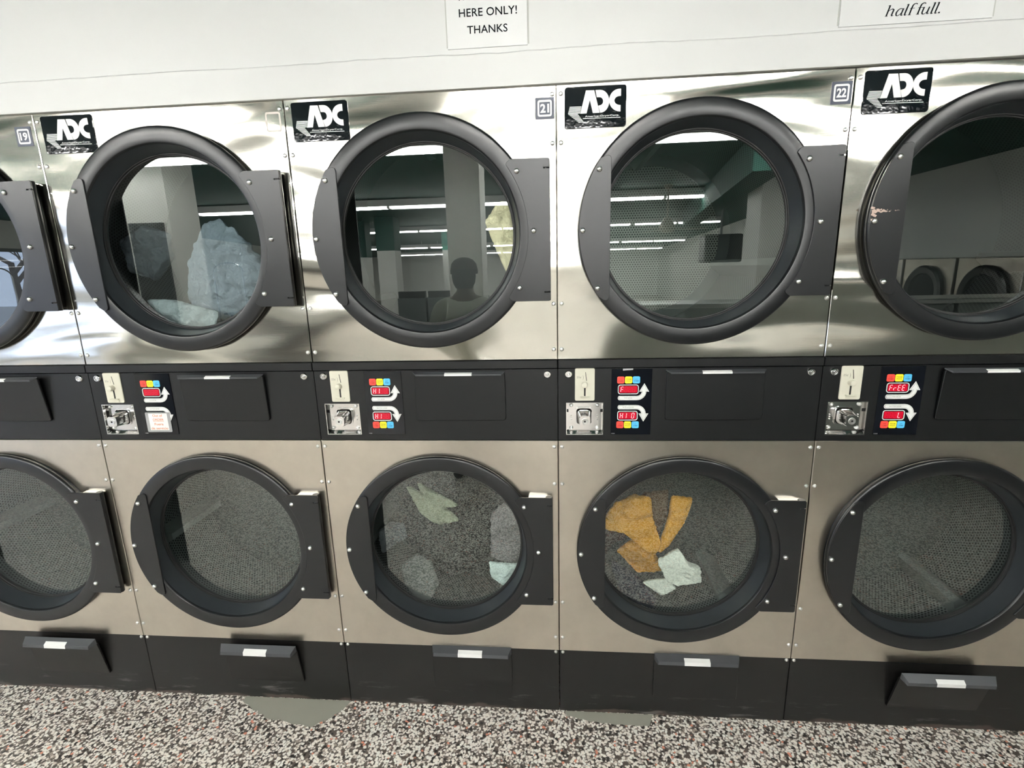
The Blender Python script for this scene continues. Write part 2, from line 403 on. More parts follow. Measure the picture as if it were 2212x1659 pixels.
def join_mesh(name, meshes):
    bm = bmesh.new(); mats = []
    for me in meshes:
        base = len(mats); mats += list(me.materials)
        n0 = len(bm.faces); bm.from_mesh(me); bm.faces.ensure_lookup_table()
        for f in bm.faces[n0:]: f.material_index += base
    out = bpy.data.meshes.new(name); bm.to_mesh(out); bm.free()
    for m_ in mats: out.materials.append(m_)
    return out

# ================================================================= STRUCTURE
Z1, Z2, Z3, Z4, W = 0.2646, 1.0609, 1.327, 2.1096, 0.8
XL, XR, YF, ZC = -11.5, 5.6, -27.0, 2.87
# floor falls slightly to the right
mb = MB(); mb.add([(XL - .2, YF - .2, .0), (XR + .2, YF - .2, .0), (XR + .2, 1.3, .0), (XL - .2, 1.3, .0),
                   (XL - .2, YF - .2, -.1), (XR + .2, YF - .2, -.1), (XR + .2, 1.3, -.1), (XL - .2, 1.3, -.1)],
                  [(0, 1, 2, 3), (4, 7, 6, 5), (0, 4, 5, 1), (1, 5, 6, 2), (2, 6, 7, 3), (3, 7, 4, 0)])
struct('floor', mb, 'floor')
yb = -14.0
mb = MB(); mb.box(XL - .2, XR + .2, yb, 1.3, ZC, ZC + .1); struct('ceiling', mb, 'green')
mb = MB(); mb.add([(XL - .2, yb, ZC), (XR + .2, yb, ZC), (XR + .2, YF, 2.42), (XL - .2, YF, 2.42), (XL - .2, yb, ZC + .1), (XR + .2, yb, ZC + .1), (XR + .2, YF, 2.52), (XL - .2, YF, 2.52)],
       [(0, 1, 2, 3), (4, 7, 6, 5), (0, 4, 5, 1), (1, 5, 6, 2), (2, 6, 7, 3), (3, 7, 4, 0)]); struct('ceiling_far', mb, 'green')
# wall over the dryers, set back a little behind the trim board
mb = MB(); mb.box(-2.4, 3.2, 0.004, 0.12, 2.18, ZC)
struct('wall_dryers', mb, 'wall')
mb = MB(); mb.box(XL, -2.405, 0.0, 0.12, 0, ZC); struct('wall_left_of_dryers', mb, 'wall')
mb = MB(); mb.box(2.405, XR, 0.0, 0.12, 0, ZC - 0.001); 
mb2 = MB(); mb2.box(3.2, XR, 0.0, 0.12, 0, ZC); mb2.box(2.405, 3.2, 0.0, 0.12, 0, 2.17); struct('wall_right_of_dryers', mb2, 'wall')
mb = MB(); mb.box(XL, XR, 1.0, 1.1, 0, ZC); struct('wall_back', mb, 'wall')
# trim board with a wavering painted upper edge
mb = MB(); N = 140; top = []; 
vs = []; fs = []
for i in range(N + 1):
    x = -2.4 + 5.6 * i / N
    zt = 2.1985 + 0.004 * noise.noise(Vector((x * 3, 0, 0))) + 0.003 * noise.noise(Vector((x * 17, 3, 0)))
    zb_ = 2.1101 + max(0, x + .05) * .0034
    vs += [(x, -0.010, zb_), (x, -0.010, zt - .004), (x, -0.0065, zt), (x, 0.006, zt + .004), (x, 0.03, zb_)]
for i in range(N):
    for k in range(4): fs.append((i * 5 + k, i * 5 + k + 1, i * 5 + k + 6, i * 5 + k + 5))
    fs.append((i * 5 + 4, i * 5, i * 5 + 5, i * 5 + 9))
mb.add(vs, fs); struct('trim_1', mb, 'wall', 35)
# room walls
mb = MB(); mb.box(XR, XR + .15, YF, 0.12, 0, ZC); struct('wall_right', mb, 'wall_room')
mb = MB(); mb.box(XL, XR, YF - .15, YF, 0, 2.6); struct('wall_far', mb, 'wall_room')
wy0, wy1, wz0, wz1 = -14.5, -3.6, 0.35, 2.3
mb = MB(); mb.box(XL - .15, XL, YF, wy0, 0, ZC); mb.box(XL - .15, XL, wy1, 0.12, 0, ZC); mb.box(XL - .15, XL, wy0, wy1, 0, wz0); mb.box(XL - .15, XL, wy0, wy1, wz1, ZC)
struct('wall_left', mb, 'wall_room')
win = MB()
nb = 5; 
for i in range(nb + 1):
    y = wy0 + (wy1 - wy0) * i / nb; win.box(XL - .12, XL - .03, y - .04, y + .04, wz0, wz1)
win.box(XL - .12, XL - .03, wy0, wy1, wz0, wz0 + .07); win.box(XL - .12, XL - .03, wy0, wy1, wz1 - .07, wz1)
wf = struct('window_1', win, 'door_dark')
pn = MB(); pn.box(XL - .09, XL - .08, wy0, wy1, wz0 + .05, wz1 - .05); obj('window_pane', pn, 'pane', wf)
# pier beside the dryers with a dark doorway
mb = MB(); mb.box(-5.05, -4.20, -4.35, -3.86, 0, ZC); struct('wall_partition', mb, 'wall_room')
d = MB(); d.box(-4.66, -4.27, -3.86, -3.82, 0, 2.2, c=.004); dd = struct('door_1', d, 'door_dark')
h = MB(); h.lathe([(0.0, -.0), (.012, 0), (.012, .04), (.026, .05), (.026, .075), (0, .08)], (0, 0, 0), 20); obj('door_handle', h, 'chrome', dd, 40, loc=(-4.33, -3.82, 1.02))
# daylight side: ground outside
mb = MB(); mb.box(-40, XL - .2, -30, 14, -.3, -.02); struct('ground_outside', mb, 'ground')
# bare concrete patches where floor chips stop short of the machines
def patch(name, pts, y0, label):
    mb = MB(); n = len(pts)
    vs = [(x, y, .0012) for x, y in pts] + [(x, y, -.002) for x, y in pts]
    mb.add(vs, [tuple(range(n)), tuple(range(2 * n - 1, n - 1, -1))] + [(i, (i + 1) % n, n + (i + 1) % n, n + i) for i in range(n)])
    tag(obj(name, mb, 'concrete'), label, 'floor patch')
def jag(a, b, k, amp):
    return [(a[0] + (b[0] - a[0]) * i / k + random.uniform(-amp, amp), a[1] + (b[1] - a[1]) * i / k + random.uniform(-amp, amp)) for i in range(k)]
patch('concrete_patch', [(-1.225, 0.0)] + jag((-1.222, -.02), (-1.10, -.088), 9, .006) + jag((-1.10, -.088), (-.90, -.118), 12, .006) + jag((-.90, -.118), (-.81, -.04), 7, .004) + [(-.80, 0.0)], 0, 'large grey bare concrete patch in the chip floor below the unnumbered dryer')
patch('concrete_patch', [(0.02, 0.0)] + jag((.03, -.02), (.11, -.042), 7, .004) + jag((.11, -.042), (.335, -.052), 12, .004) + [(.34, 0.0)], 0, 'narrow grey bare concrete patch in the chip floor below dryer 22')

# ================================================================= DRYERS
XC, ZU, ZLO = 0.401, 1.7133, 0.6712
R1, RO, RG = 0.2896, 0.340, 0.2657
YFR = -0.030
def flip(me):
    if me.polygons[0].normal.y > 0: me.flip_normals()
    return me
# shared part meshes ------------------------------------------------
screw_me = MB().lathe([(.0064, 0), (.0062, -.0014), (.0048, -.0034), (.0030, -.0042), (.0018, -.0042), (.0016, -.0022), (0, -.0022)], n=16).mesh('screw', 'zinc', 50)
rivet_me = MB().lathe([(.0078, 0), (.0076, -.003), (.0062, -.0056), (.0035, -.0074), (0, -.008)], n=20).mesh('rivet', 'zinc', 60)
ring_prof = [(.318, .012), (.318, -.002), (.335, -.004), (.3375, -.006), (.3355, -.009), (.3355, -.013), (.3388, -.0155), (.340, -.0185), (.340, -.0225), (.3388, -.0258), (.3362, -.0286), (.3325, YFR),
             (.2955, YFR), (.2922, -.0290), (.2900, -.0262), (.2882, -.0215), (.2860, -.0130), (.2825, .000), (.2785, .014), (.2745, .026), (.2735, .030), (.2735, .046), (.318, .046)]
ring_me = MB().lathe(ring_prof, n=128, closed=True).mesh('door_ring', 'black', 32)
funnel_me = MB().lathe([(.2882, -.0216), (.2860, -.0130), (.2825, .000), (.2785, .014), (.2745, .026), (.2738, .0285), (.2733, .0285), (.2742, .0255), (.2780, .0137), (.2820, -.0003), (.2855, -.0132), (.2878, -.0217)], n=128, closed=True).mesh('inner_funnel', 'funnel', 40)
seal_me = MB().lathe([(.2738, .028), (.2730, .0265), (.2700, .0265), (.2690, .031), (.2665, .0315), (RG, .0335), (RG, .0375), (.2738, .0375)], n=128, closed=True).mesh('glass_seal', 'rubber', 40)
glass_me = flip(MB().lathe([(0.0001, .036), (RG + .004, .036)], n=128).mesh('glass', 'glass'))
# hinge plate (local to door centre)
def arc(r, a0, a1, n): return [(r * math.cos(math.radians(a0 + (a1 - a0) * i / n)), r * math.sin(math.radians(a0 + (a1 - a0) * i / n))) for i in range(n + 1)]
hp = []
a_top = math.degrees(math.asin(.186 / .3145)); xr = .379
hp += arc(.3145, -a_top, a_top, 28)
hp += [(.256, .192), (.262, .1975), (.270, .2005), (xr - .004, .2005), (xr, .197)]
hp += [(xr, .176), (xr - .018, .176), (xr - .018, .172), (xr, .172)]
hp += [(xr, -.172), (xr - .018, -.172), (xr - .018, -.176), (xr, -.176), (xr, -.197), (xr - .004, -.2005), (.270, -.2005), (.262, -.1975), (.256, -.192)]
hinge_me = MB().prism(hp, -.0345, -.0295, ch=.0008).mesh('hinge_plate', 'black')
hb = MB(); hb.box(.312, .360, -.0295, -.001, -.192, .192, c=.002)
hb.lathe([(0, -.200), (.0105, -.200), (.0115, -.198), (.0115, .198), (.0105, .200), (0, .200)], (.368, -.0225, 0), 20, 'Z')
hinge_block_me = hb.mesh('hinge_block', 'black', 40)
hc = MB(); hc.box(.300, .372, -.027, -.001, .1925, .1965, c=.0008)
hinge_cap_me = hc.mesh('hinge_bracket', 'zinc')
# handle plate
hd = []
a0 = 180 - math.degrees(math.asin(.193 / .338)); hd = arc(.338, a0, 360 - a0 + 0, 26)
hd = [(x, z) for x, z in hd]
xe = -.2475
hd = hd + [(-.2650, -.2015), (-.2570, -.2035), (-.2500, -.200), (xe, -.193), (xe, .190), (-.2500, .197), (-.2570, .200), (-.2650, .1985)]
handle_me = MB().prism(hd, -.0345, -.0298, ch=.0008).mesh('handle_plate', 'black')
# drum
DR = 0.36
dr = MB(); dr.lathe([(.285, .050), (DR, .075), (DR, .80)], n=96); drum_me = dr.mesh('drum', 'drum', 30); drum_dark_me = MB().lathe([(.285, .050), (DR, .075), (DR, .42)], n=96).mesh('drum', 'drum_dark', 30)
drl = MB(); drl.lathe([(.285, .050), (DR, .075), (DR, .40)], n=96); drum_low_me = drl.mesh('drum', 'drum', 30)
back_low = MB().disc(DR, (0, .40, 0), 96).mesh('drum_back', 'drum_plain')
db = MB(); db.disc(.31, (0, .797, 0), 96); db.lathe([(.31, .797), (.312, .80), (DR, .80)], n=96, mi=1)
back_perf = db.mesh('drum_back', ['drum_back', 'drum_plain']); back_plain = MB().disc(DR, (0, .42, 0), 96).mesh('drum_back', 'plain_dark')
rb = MB(); P = []
for y in (.10, .79):
    for du, dn in ((-.035, DR), (-.012, DR - .06), (.012, DR - .06), (.035, DR)): P.append((dn - .002, y, du))
rb.add(P, [(0, 1, 2, 3), (4, 7, 6, 5), (0, 4, 5, 1), (1, 5, 6, 2), (2, 6, 7, 3)])
rib_me = rb.mesh('drum_rib', 'rib')
rib_low_me = rib_me.copy()
for v in rib_low_me.vertices:
    if v.co.y > .5: v.co.y = .395
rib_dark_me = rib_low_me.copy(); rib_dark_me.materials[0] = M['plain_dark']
tumb = MB(); tumb.lathe([(.275, .048), (.300, .049), (.300, .060), (.284, .062)], n=96, closed=True)
throat_me = tumb.mesh('drum_throat', 'drum_plain', 30)
# panels
def uw(z0, z1, zc): 
    m_ = MB(); plate_hole(m_, .0012, W - .0012, z0, z1, XC, zc, .300, 0.0, 0.012); return m_
upper_me = uw(Z3 + .001, Z4, ZU).mesh('upper_front_panel', 'steel', 20)
lower_me = (lambda m_: (plate_hole(m_, .0012, W - .0012, Z1 + .001, Z2 - .0005, XC, ZLO, .300, -.004, 0.012), m_)[1])(MB()).mesh('lower_front_panel', 'steel_low', 20)
# cabinet: side sheets, shelf, back and top behind the fronts
cb = MB(); cb.box(.002, .006, .012, .95, 0.0, Z4 - .003); cb.box(W - .006, W - .002, .012, .95, 0.0, Z4 - .003)
cb.box(.006, W - .006, .93, .95, 0, Z4 - .003); cb.box(.006, W - .006, .012, .93, Z4 - .008, Z4 - .003); cb.box(.006, W - .006, .02, .93, 1.15, 1.16)
cabinet_me = cb.mesh('cabinet', 'panel_black')
# control panel: sheet with square recess for coin box and folded lip on top
BX0, BX1, BZ0, BZ1 = .026, .144, 1.080, 1.187
cp = MB(); xs = [.0012, BX0, BX1, W - .0012]; zs = [Z2 + .0006, BZ0, BZ1, 1.2975]
for i in range(3):
    for k in range(3):
        if (i, k) == (1, 1): continue
        cp.box(xs[i], xs[i + 1], 0.0, 0.010, zs[k], zs[k + 1])
panel_me = cp.mesh('control_panel', 'panel_black')
lp = MB(); lp.prism([(0, 0)] * 0 or [(.0012, 1.301), (W - .0012, 1.301), (W - .0012, Z3), (.0012, Z3)], -.007, 0.012, ch=.0015)
lip_me = lp.mesh('panel_lip', 'panel_black')
lock_me = MB().lathe([(.0125, 0), (.0125, -.003), (.0108, -.006), (.0098, -.007), (.0080, -.007), (.0078, -.0045), (.0050, -.0045), (.0048, -.0065), (.0030, -.0070), (.0026, -.0055), (0, -.0055)], n=24).mesh('lock', 'chrome', 40)
coin_me = MB().prism(rrect(.054, .116, 1.194, 1.299, .005), -.0035, 0.0, ch=.0010).mesh('coin_slot_plate', 'beige')
knobc = MB().lathe([(.0095, 0), (.0095, -.006), (.0085, -.012), (.0082, -.0155), (.0065, -.0165), (0, -.0165)], (0, 0, 0), 24).mesh('coin_return_knob', 'beige', 40)
tray = MB().box(.071, .100, -.012, -.003, 1.2065, 1.2095, c=.0008).box(.073, .098, -.0045, -.003, 1.198, 1.207).mesh('coin_tray', 'beige')
sl = MB().prism([(.0860, 1.287), (.0875, 1.287), (.0915, 1.259), (.0895, 1.259)], -.0040, -.0034)
lever_slot_me = MB().box(.0825, .0875, -.0041, -.0034, 1.209, 1.2385).mesh('lever_slot', 'dark')
slot_me = sl.mesh('coin_slot', 'dark')
clet = join_mesh('coin_lettering', [text_mesh('25¢', .0595, .0735, 1.266, 1.274, -.0041, 'grey_ink'), text_mesh(')', .0785, .0810, 1.262, 1.277, -.0041, 'grey_ink')])
# coin box recess
bx = MB(); t_ = .0025
bx.frame([(BX0, BZ0), (BX1, BZ0), (BX1, BZ1), (BX0, BZ1)], [(BX0 + .002, BZ0 + .002), (BX1 - .002, BZ0 + .002), (BX1 - .002, BZ1 - .002), (BX0 + .002, BZ1 - .002)], -.0012, .028)
bx.prism([(BX0, BZ0), (BX1, BZ0), (BX1, BZ1), (BX0, BZ1)], .0205, .028)
bx.add([(BX0 + .002, .0, BZ0 + .002), (BX1 - .002, .0, BZ0 + .002), (BX1 - .008, .0205, BZ0 + .012), (BX0 + .008, .0205, BZ0 + .012)], [(0, 1, 2, 3)])
box_me = bx.mesh('coin_box_recess', 'chrome')
pl_ = MB(); pl_.frame(rrect(.034, .136, 1.0915, 1.183, .002), rrect(.0555, .1125, 1.109, 1.168, .012), .0145, .0205)
pl_.frame(rrect(.0555, .1125, 1.109, 1.168, .012), rrect(.0590, .1090, 1.1125, 1.1645, .010), .0115, .0205)
boxplate_me = pl_.mesh('coin_box_plate', 'chrome')
kn = MB(); N_ = 24
a_ = rrect(.0600, .1080, 1.1135, 1.1630, .012, 5); b_ = rrect(.0665, .1015, 1.1165, 1.1530, .010, 5)
kn.add([(p[0], .018, p[1]) for p in a_] + [(p[0], -.030, p[1]) for p in b_] + [(p[0] * .96 + .04 * .084, -.0335, p[1] * .96 + .04 * 1.1348) for p in b_],
       [(i, (i + 1) % 24, 24 + (i + 1) % 24, 24 + i) for i in range(24)] + [(24 + i, 24 + (i + 1) % 24, 48 + (i + 1) % 24, 48 + i) for i in range(24)] + [tuple(range(48, 72))])
boxknob_me = kn.mesh('coin_box_lock', 'chrome', 35)
kk = MB().lathe([(.0105, 0), (.0105, -.0014), (.0085, -.0020), (.0060, -.0010), (.0030, -.0012)], n=24)
keyface_me = kk.mesh('lock_face', 'zinc', 40)
keyhole_me = MB().lathe([(.0032, 0), (.0032, -.0016), (0, -.0016)], n=16).mesh('keyhole', 'dark')
stud_me = MB().lathe([(.0062, 0), (.0060, -.003), (.0042, -.0058), (0, -.007)], n=18).mesh('stud', 'zinc', 60)
# display
disp_me = MB().prism([(.168, 1.081), (.2935, 1.081), (.2935, 1.2955), (.168, 1.2955)], -.0022, 0, ch=.0006).mesh('display_panel', 'gloss_black')
def btn(cx, cz): return MB().prism(rrect(cx - .0113, cx + .0113, cz - .0113, cz + .0113, .0045), -.0031, -.0021)
BX = (.1970, .2210, .2450)
btn_me = {}
for cz in (1.2605, 1.1140):
    for cx, m_, k in zip(BX, ('red', 'yellow', 'blue'), (0, 1, 2)): btn_me[(k, cz)] = btn(cx, cz).mesh('temperature_button', m_)
def btn_text(k, cz):
    m_ = ('red_ink', 'olive_ink', 'blue_ink')[k]; a, b = (('HI', 'TEMP'), ('PERM', 'PRESS'), ('LO', 'TEMP'))[k]; cx = BX[k]
    w1 = .0035 if k != 1 else .0078
    return [text_mesh(a, cx - w1, cx + w1, cz + .0008, cz + .0046, -.0034, m_, bold=.006), text_mesh(b, cx - .0078, cx + .0078, cz - .0052, cz - .0014, -.0034, m_, bold=.006)]
blet_me = join_mesh('button_lettering', [t for cz in (1.2605, 1.1140) for k in (0, 1, 2) for t in btn_text(k, cz)])
def screen_frame(x0, x1, z0, z1): return MB().frame(rrect(x0, x1, z0, z1, .008), rrect(x0 + .0022, x1 - .0022, z0 + .0022, z1 - .0022, .0062), -.0030, -.0021)
S1, S2 = (.1885, .2530, 1.2145, 1.2455), (.1880, .2520, 1.1285, 1.1600)
frame_me = [screen_frame(*S).mesh('screen_frame', 'print_white') for S in (S1, S2)]
led_me = [MB().prism(rrect(S[0] + .0045, S[1] - .0045, S[2] + .0048, S[3] - .0048, .002), -.0028, -.0021).mesh('led_screen', 'led_back') for S in (S1, S2)]
SEG = {'A': [(0, 1, 1, 1)], }
SEGS = {'a': ((.15, 1.0), (.85, 1.0)), 'b': ((1.0, .95), (1.0, .55)), 'c': ((1.0, .45), (1.0, .05)), 'd': ((.15, 0.0), (.85, 0.0)), 'e': ((0.0, .05), (0.0, .45)), 'f': ((0.0, .55), (0.0, .95)), 'g': ((.15, .5), (.85, .5))}
CH = {'H': 'bcefg', 'I': 'bc', 'F': 'aefg', '0': 'abcdef', 'r': 'eg', 'E': 'adefg', 'L': 'def', ' ': ''}
def digits(txt, S, lit=True):
    mb = MB(); x0, x1, z0, z1 = S[0] + .0085, S[1] - .0080, S[2] + .0072, S[3] - .0072; cw = (x1 - x0) / 4; dw = cw * .62; hgt = z1 - z0
    for i in range(4):
        ch = txt[i] if i < len(txt) else ' '
        for s_ in 'abcdefg':
            on = s_ in CH[ch]
            if on != lit: continue
            (ax, az), (bx_, bz) = SEGS[s_]
            A = (x0 + i * cw + ax * dw + az * .002, z0 + az * hgt); B = (x0 + i * cw + bx_ * dw + bz * .002, z0 + bz * hgt); t = .00075
            if abs(A[1] - B[1]) < 1e-6: q = [(A[0], A[1] - t), (B[0], B[1] - t), (B[0], B[1] + t), (A[0], A[1] + t)]
            else: q = [(A[0] - t, A[1]), (A[0] + t, A[1]), (B[0] + t, B[1]), (B[0] - t, B[1])]
            mb.prism(q, -.0031, -.0027)
    return mb
def arrow_poly(up=True, ins=0.0):
    # bar, quarter bend and arrow head (upper version; mirrored for the lower)
    cx, hw = .2700, .0070 - ins
    zb = 1.202
    P = [(.1885 + ins + .004, zb - hw)]
    P += [(.2480 + (.0290 - ins) * math.sin(math.radians(a)), zb + .0220 - (.0290 - ins) * math.cos(math.radians(a))) for a in range(0, 91, 15)]
    P += [(cx + hw, 1.2225 + ins), (.2855 - ins * 2.0, 1.2225 + ins), (cx, 1.2495 - ins * 2.4), (.2545 + ins * 2.0, 1.2225 + ins), (cx - hw, 1.2225 + ins)]
    P += [(.2480 + (.0150 + ins) * math.sin(math.radians(a)), zb + .0220 - (.0150 + ins) * math.cos(math.radians(a))) for a in range(90, -1, -15)]
    P += [(.1885 + ins + .004, zb + hw), (.1885 + ins + .001, zb + hw - .003), (.1885 + ins, zb), (.1885 + ins + .001, zb - hw + .003)]
    if not up: P = [(x, 1.172 + (1.202 - z)) for x, z in P][::-1]
    return P
arrow_me = [MB().prism(arrow_poly(u), -.0030, -.0021).mesh('direction_arrow', 'print_white') for u in (True, False)]
ao = []
for u in (True, False):
    m_ = MB(); m_.frame(arrow_poly(u, .0018), arrow_poly(u, .0024), -.0032, -.0030); ao.append(m_.mesh('arrow_outline', 'grey_ink'))
alet_me = join_mesh('arrow_lettering', [text_mesh('TOP DRYER', .2085, .2335, 1.2003, 1.2037, -.0032, 'grey_ink'), text_mesh('BOTTOM DRYER', .2050, .2390, 1.1703, 1.1737, -.0032, 'grey_ink')] + ao)
dnum_me = text_mesh('112520', .1700, .1810, 1.0835, 1.0860, -.0026, 'print_white')
# lint door in control panel
def lint_meshes(x0, x1, z0, z1, ph):
    d_ = MB().prism(rrect(x0, x1, z0, z1, .010), -.007, .0, ch=.0015)
    return d_
lintd_me = lint_meshes(.337, .632, 1.130, 1.290, 0).mesh('lint_door', 'panel_black', 20)
hh = MB(); A = [(.331, .0), (.636, .0)]
hh.add([(.333, -.006, 1.2935), (.634, -.006, 1.2935), (.622, -.023, 1.2875), (.347, -.023, 1.2875),
        (.333, -.006, 1.2905), (.634, -.006, 1.2905), (.622, -.023, 1.2825), (.347, -.023, 1.2825)],
       [(0, 1, 2, 3), (4, 7, 6, 5), (3, 2, 6, 7), (0, 3, 7, 4), (1, 5, 6, 2), (0, 4, 5, 1)])
linth_me = hh.mesh('lint_door_handle', 'handle_grey')
ll = MB(); ll.add([(.440, -.0140, 1.2912), (.528, -.0140, 1.2912), (.528, -.0234, 1.2880), (.440, -.0234, 1.2880), (.528, -.0234, 1.2823), (.440, -.0234, 1.2823)], [(0, 1, 2, 3), (3, 2, 4, 5)])
lintl_me = ll.mesh('handle_label', 'label_white')
# base panel and lower lint drawer (origin on the bottom hinge line)
bp = MB(); bp.prism([(.0012, .002), (W - .0012, .002), (W - .0012, Z1 - .001), (.0012, Z1 - .001)], 0.0, .015, ch=.0012)
base_me = bp.mesh('base_panel', 'base')
ld = MB().prism(rrect(.335, .627, 0.0, .158, .006), -.007, .0, ch=.001)
ldoor_me = ld.mesh('lint_drawer', 'base', 20)
lh = MB(); lh.add([(.335, -.004, .182), (.627, -.004, .182), (.616, -.030, .170), (.346, -.030, .170), (.616, -.033, .158), (.344, -.033, .158), (.627, -.006, .157), (.335, -.006, .157)],
                  [(0, 1, 2, 3), (3, 2, 4, 5), (5, 4, 6, 7), (0, 7, 6, 1), (0, 3, 5, 7), (1, 6, 4, 2)])
ldh_me = lh.mesh('drawer_handle', 'handle_grey')
l2 = MB(); l2.add([(.434, -.0178, .1765), (.522, -.0178, .1765), (.522, -.0304, .1704), (.434, -.0304, .1704), (.522, -.0334, .1582), (.434, -.0334, .1582)], [(0, 1, 2, 3), (3, 2, 4, 5)])
ldl_me = l2.mesh('handle_label', 'label_white')
# name badge
bc = (.0235, .1950, 1.9925, 2.1005)
badge_me = MB().prism(rrect(*bc, .0075), -.0022, 0, ch=.0012).mesh('name_badge', 'badge_black', 30)
def buv(x, y):                                # from a zoomed crop of the badge to panel coordinates
    X = (x - 800) / 1170; Y = (y - (300 - 70 * X)) / (770 + 40 * X)
    return (bc[0] + X * (bc[1] - bc[0]), bc[3] - Y * (bc[3] - bc[2]))
def el(cx, cy, rx, ry, a0, a1, n=14): return [(cx + rx * math.cos(math.radians(a0 + (a1 - a0) * i / n)), cy + ry * math.sin(math.radians(a0 + (a1 - a0) * i / n))) for i in range(n + 1)]
lg = MB(); YB = (-.0030, -.0021)
for poly in ([(1205, 355), (1100, 785), (1220, 780), (1280, 530), (1340, 775), (1468, 770), (1362, 350)],
             [(1385, 348)] + el(1480, 557, 168, 214, -90, 90) + [(1440, 640)] + el(1470, 555, 62, 75, 80, -90) + [(1412, 480)],
             el(1850, 535, 205, 215, -90, -270) + [(1862, 750), (1862, 628)] + el(1850, 543, 105, 86, 90, 270) + [(1866, 456), (1866, 320)]):
    lg.prism([buv(*p) for p in poly], *YB)
for i in range(6):
    y = 657 + i * 23; lg.prism([buv(897 - i * 6, y), buv(1122 - i * 5, y - 6), buv(1122 - i * 5, y + 6), buv(897 - i * 6, y + 12)], *YB)
for i in range(7):
    y = 795 + i * 24; lg.prism([buv(868 + i * 31, y), buv(1052 + i * 18, y - 6), buv(1062 + i * 18, y + 6), buv(885 + i * 31, y + 12)], *YB)
lg.prism([buv(1150, 872), buv(1862, 858), buv(1862, 868), buv(1150, 882)], *YB)
p0, p1 = buv(1190, 858), buv(1840, 800)
logo_me = join_mesh('badge_logo', [lg.mesh('l', 'print_white'), text_mesh('AmericanDryerCorp.', p0[0], p1[0], p0[1] - .001, p1[1], -.0029, 'print_white', bold=.01)])
# number stickers
def sticker_meshes(txt, x0=.741, x1=.794, z0=2.022, z1=2.078):
    s_ = MB().prism([(x0, z0), (x1, z0), (x1, z1), (x0, z1)], -.0012, 0).mesh('number_sticker', mat_navy)
    f_ = MB().frame(rrect(x0 + .0065, x1 - .0065, z0 + .0065, z1 - .0065, .006), rrect(x0 + .0110, x1 - .0110, z0 + .0115, z1 - .0115, .0025), -.0016, -.0011).mesh('f', 'print_white')
    t_m = text_mesh(txt, x0 + .0140, x1 - .0140, z0 + .0165, z1 - .0165, -.0017, 'print_white', bold=.035)
    return s_, join_mesh('sticker_number', [f_, t_m])
mat_navy = mat('sticker_navy', (0.035, 0.045, 0.075), 0.4)

def build_door(parent, zc, lower, perf):
    door = link('door', ring_me, parent, (XC, 0, zc))
    link('inner_funnel', funnel_me, door); link('glass_seal', seal_me, door); link('glass', glass_me, door)
    link('hinge_plate', hinge_me, door); link('hinge_block', hinge_block_me, door); link('hinge_bracket', hinge_cap_me, door); link('handle_plate', handle_me, door)
    for x, z in ((.285, .168), (.331, .003), (.287, -.160), (-.281, .164), (-.327, -.001), (-.282, -.166)):
        link('rivet', rivet_me, door, (x, -.0345, z))
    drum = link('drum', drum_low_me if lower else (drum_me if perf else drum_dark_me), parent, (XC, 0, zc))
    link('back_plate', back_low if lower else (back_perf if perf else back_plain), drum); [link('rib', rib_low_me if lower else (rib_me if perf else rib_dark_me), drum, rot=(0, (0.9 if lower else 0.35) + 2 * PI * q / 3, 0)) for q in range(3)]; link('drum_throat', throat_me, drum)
    return door

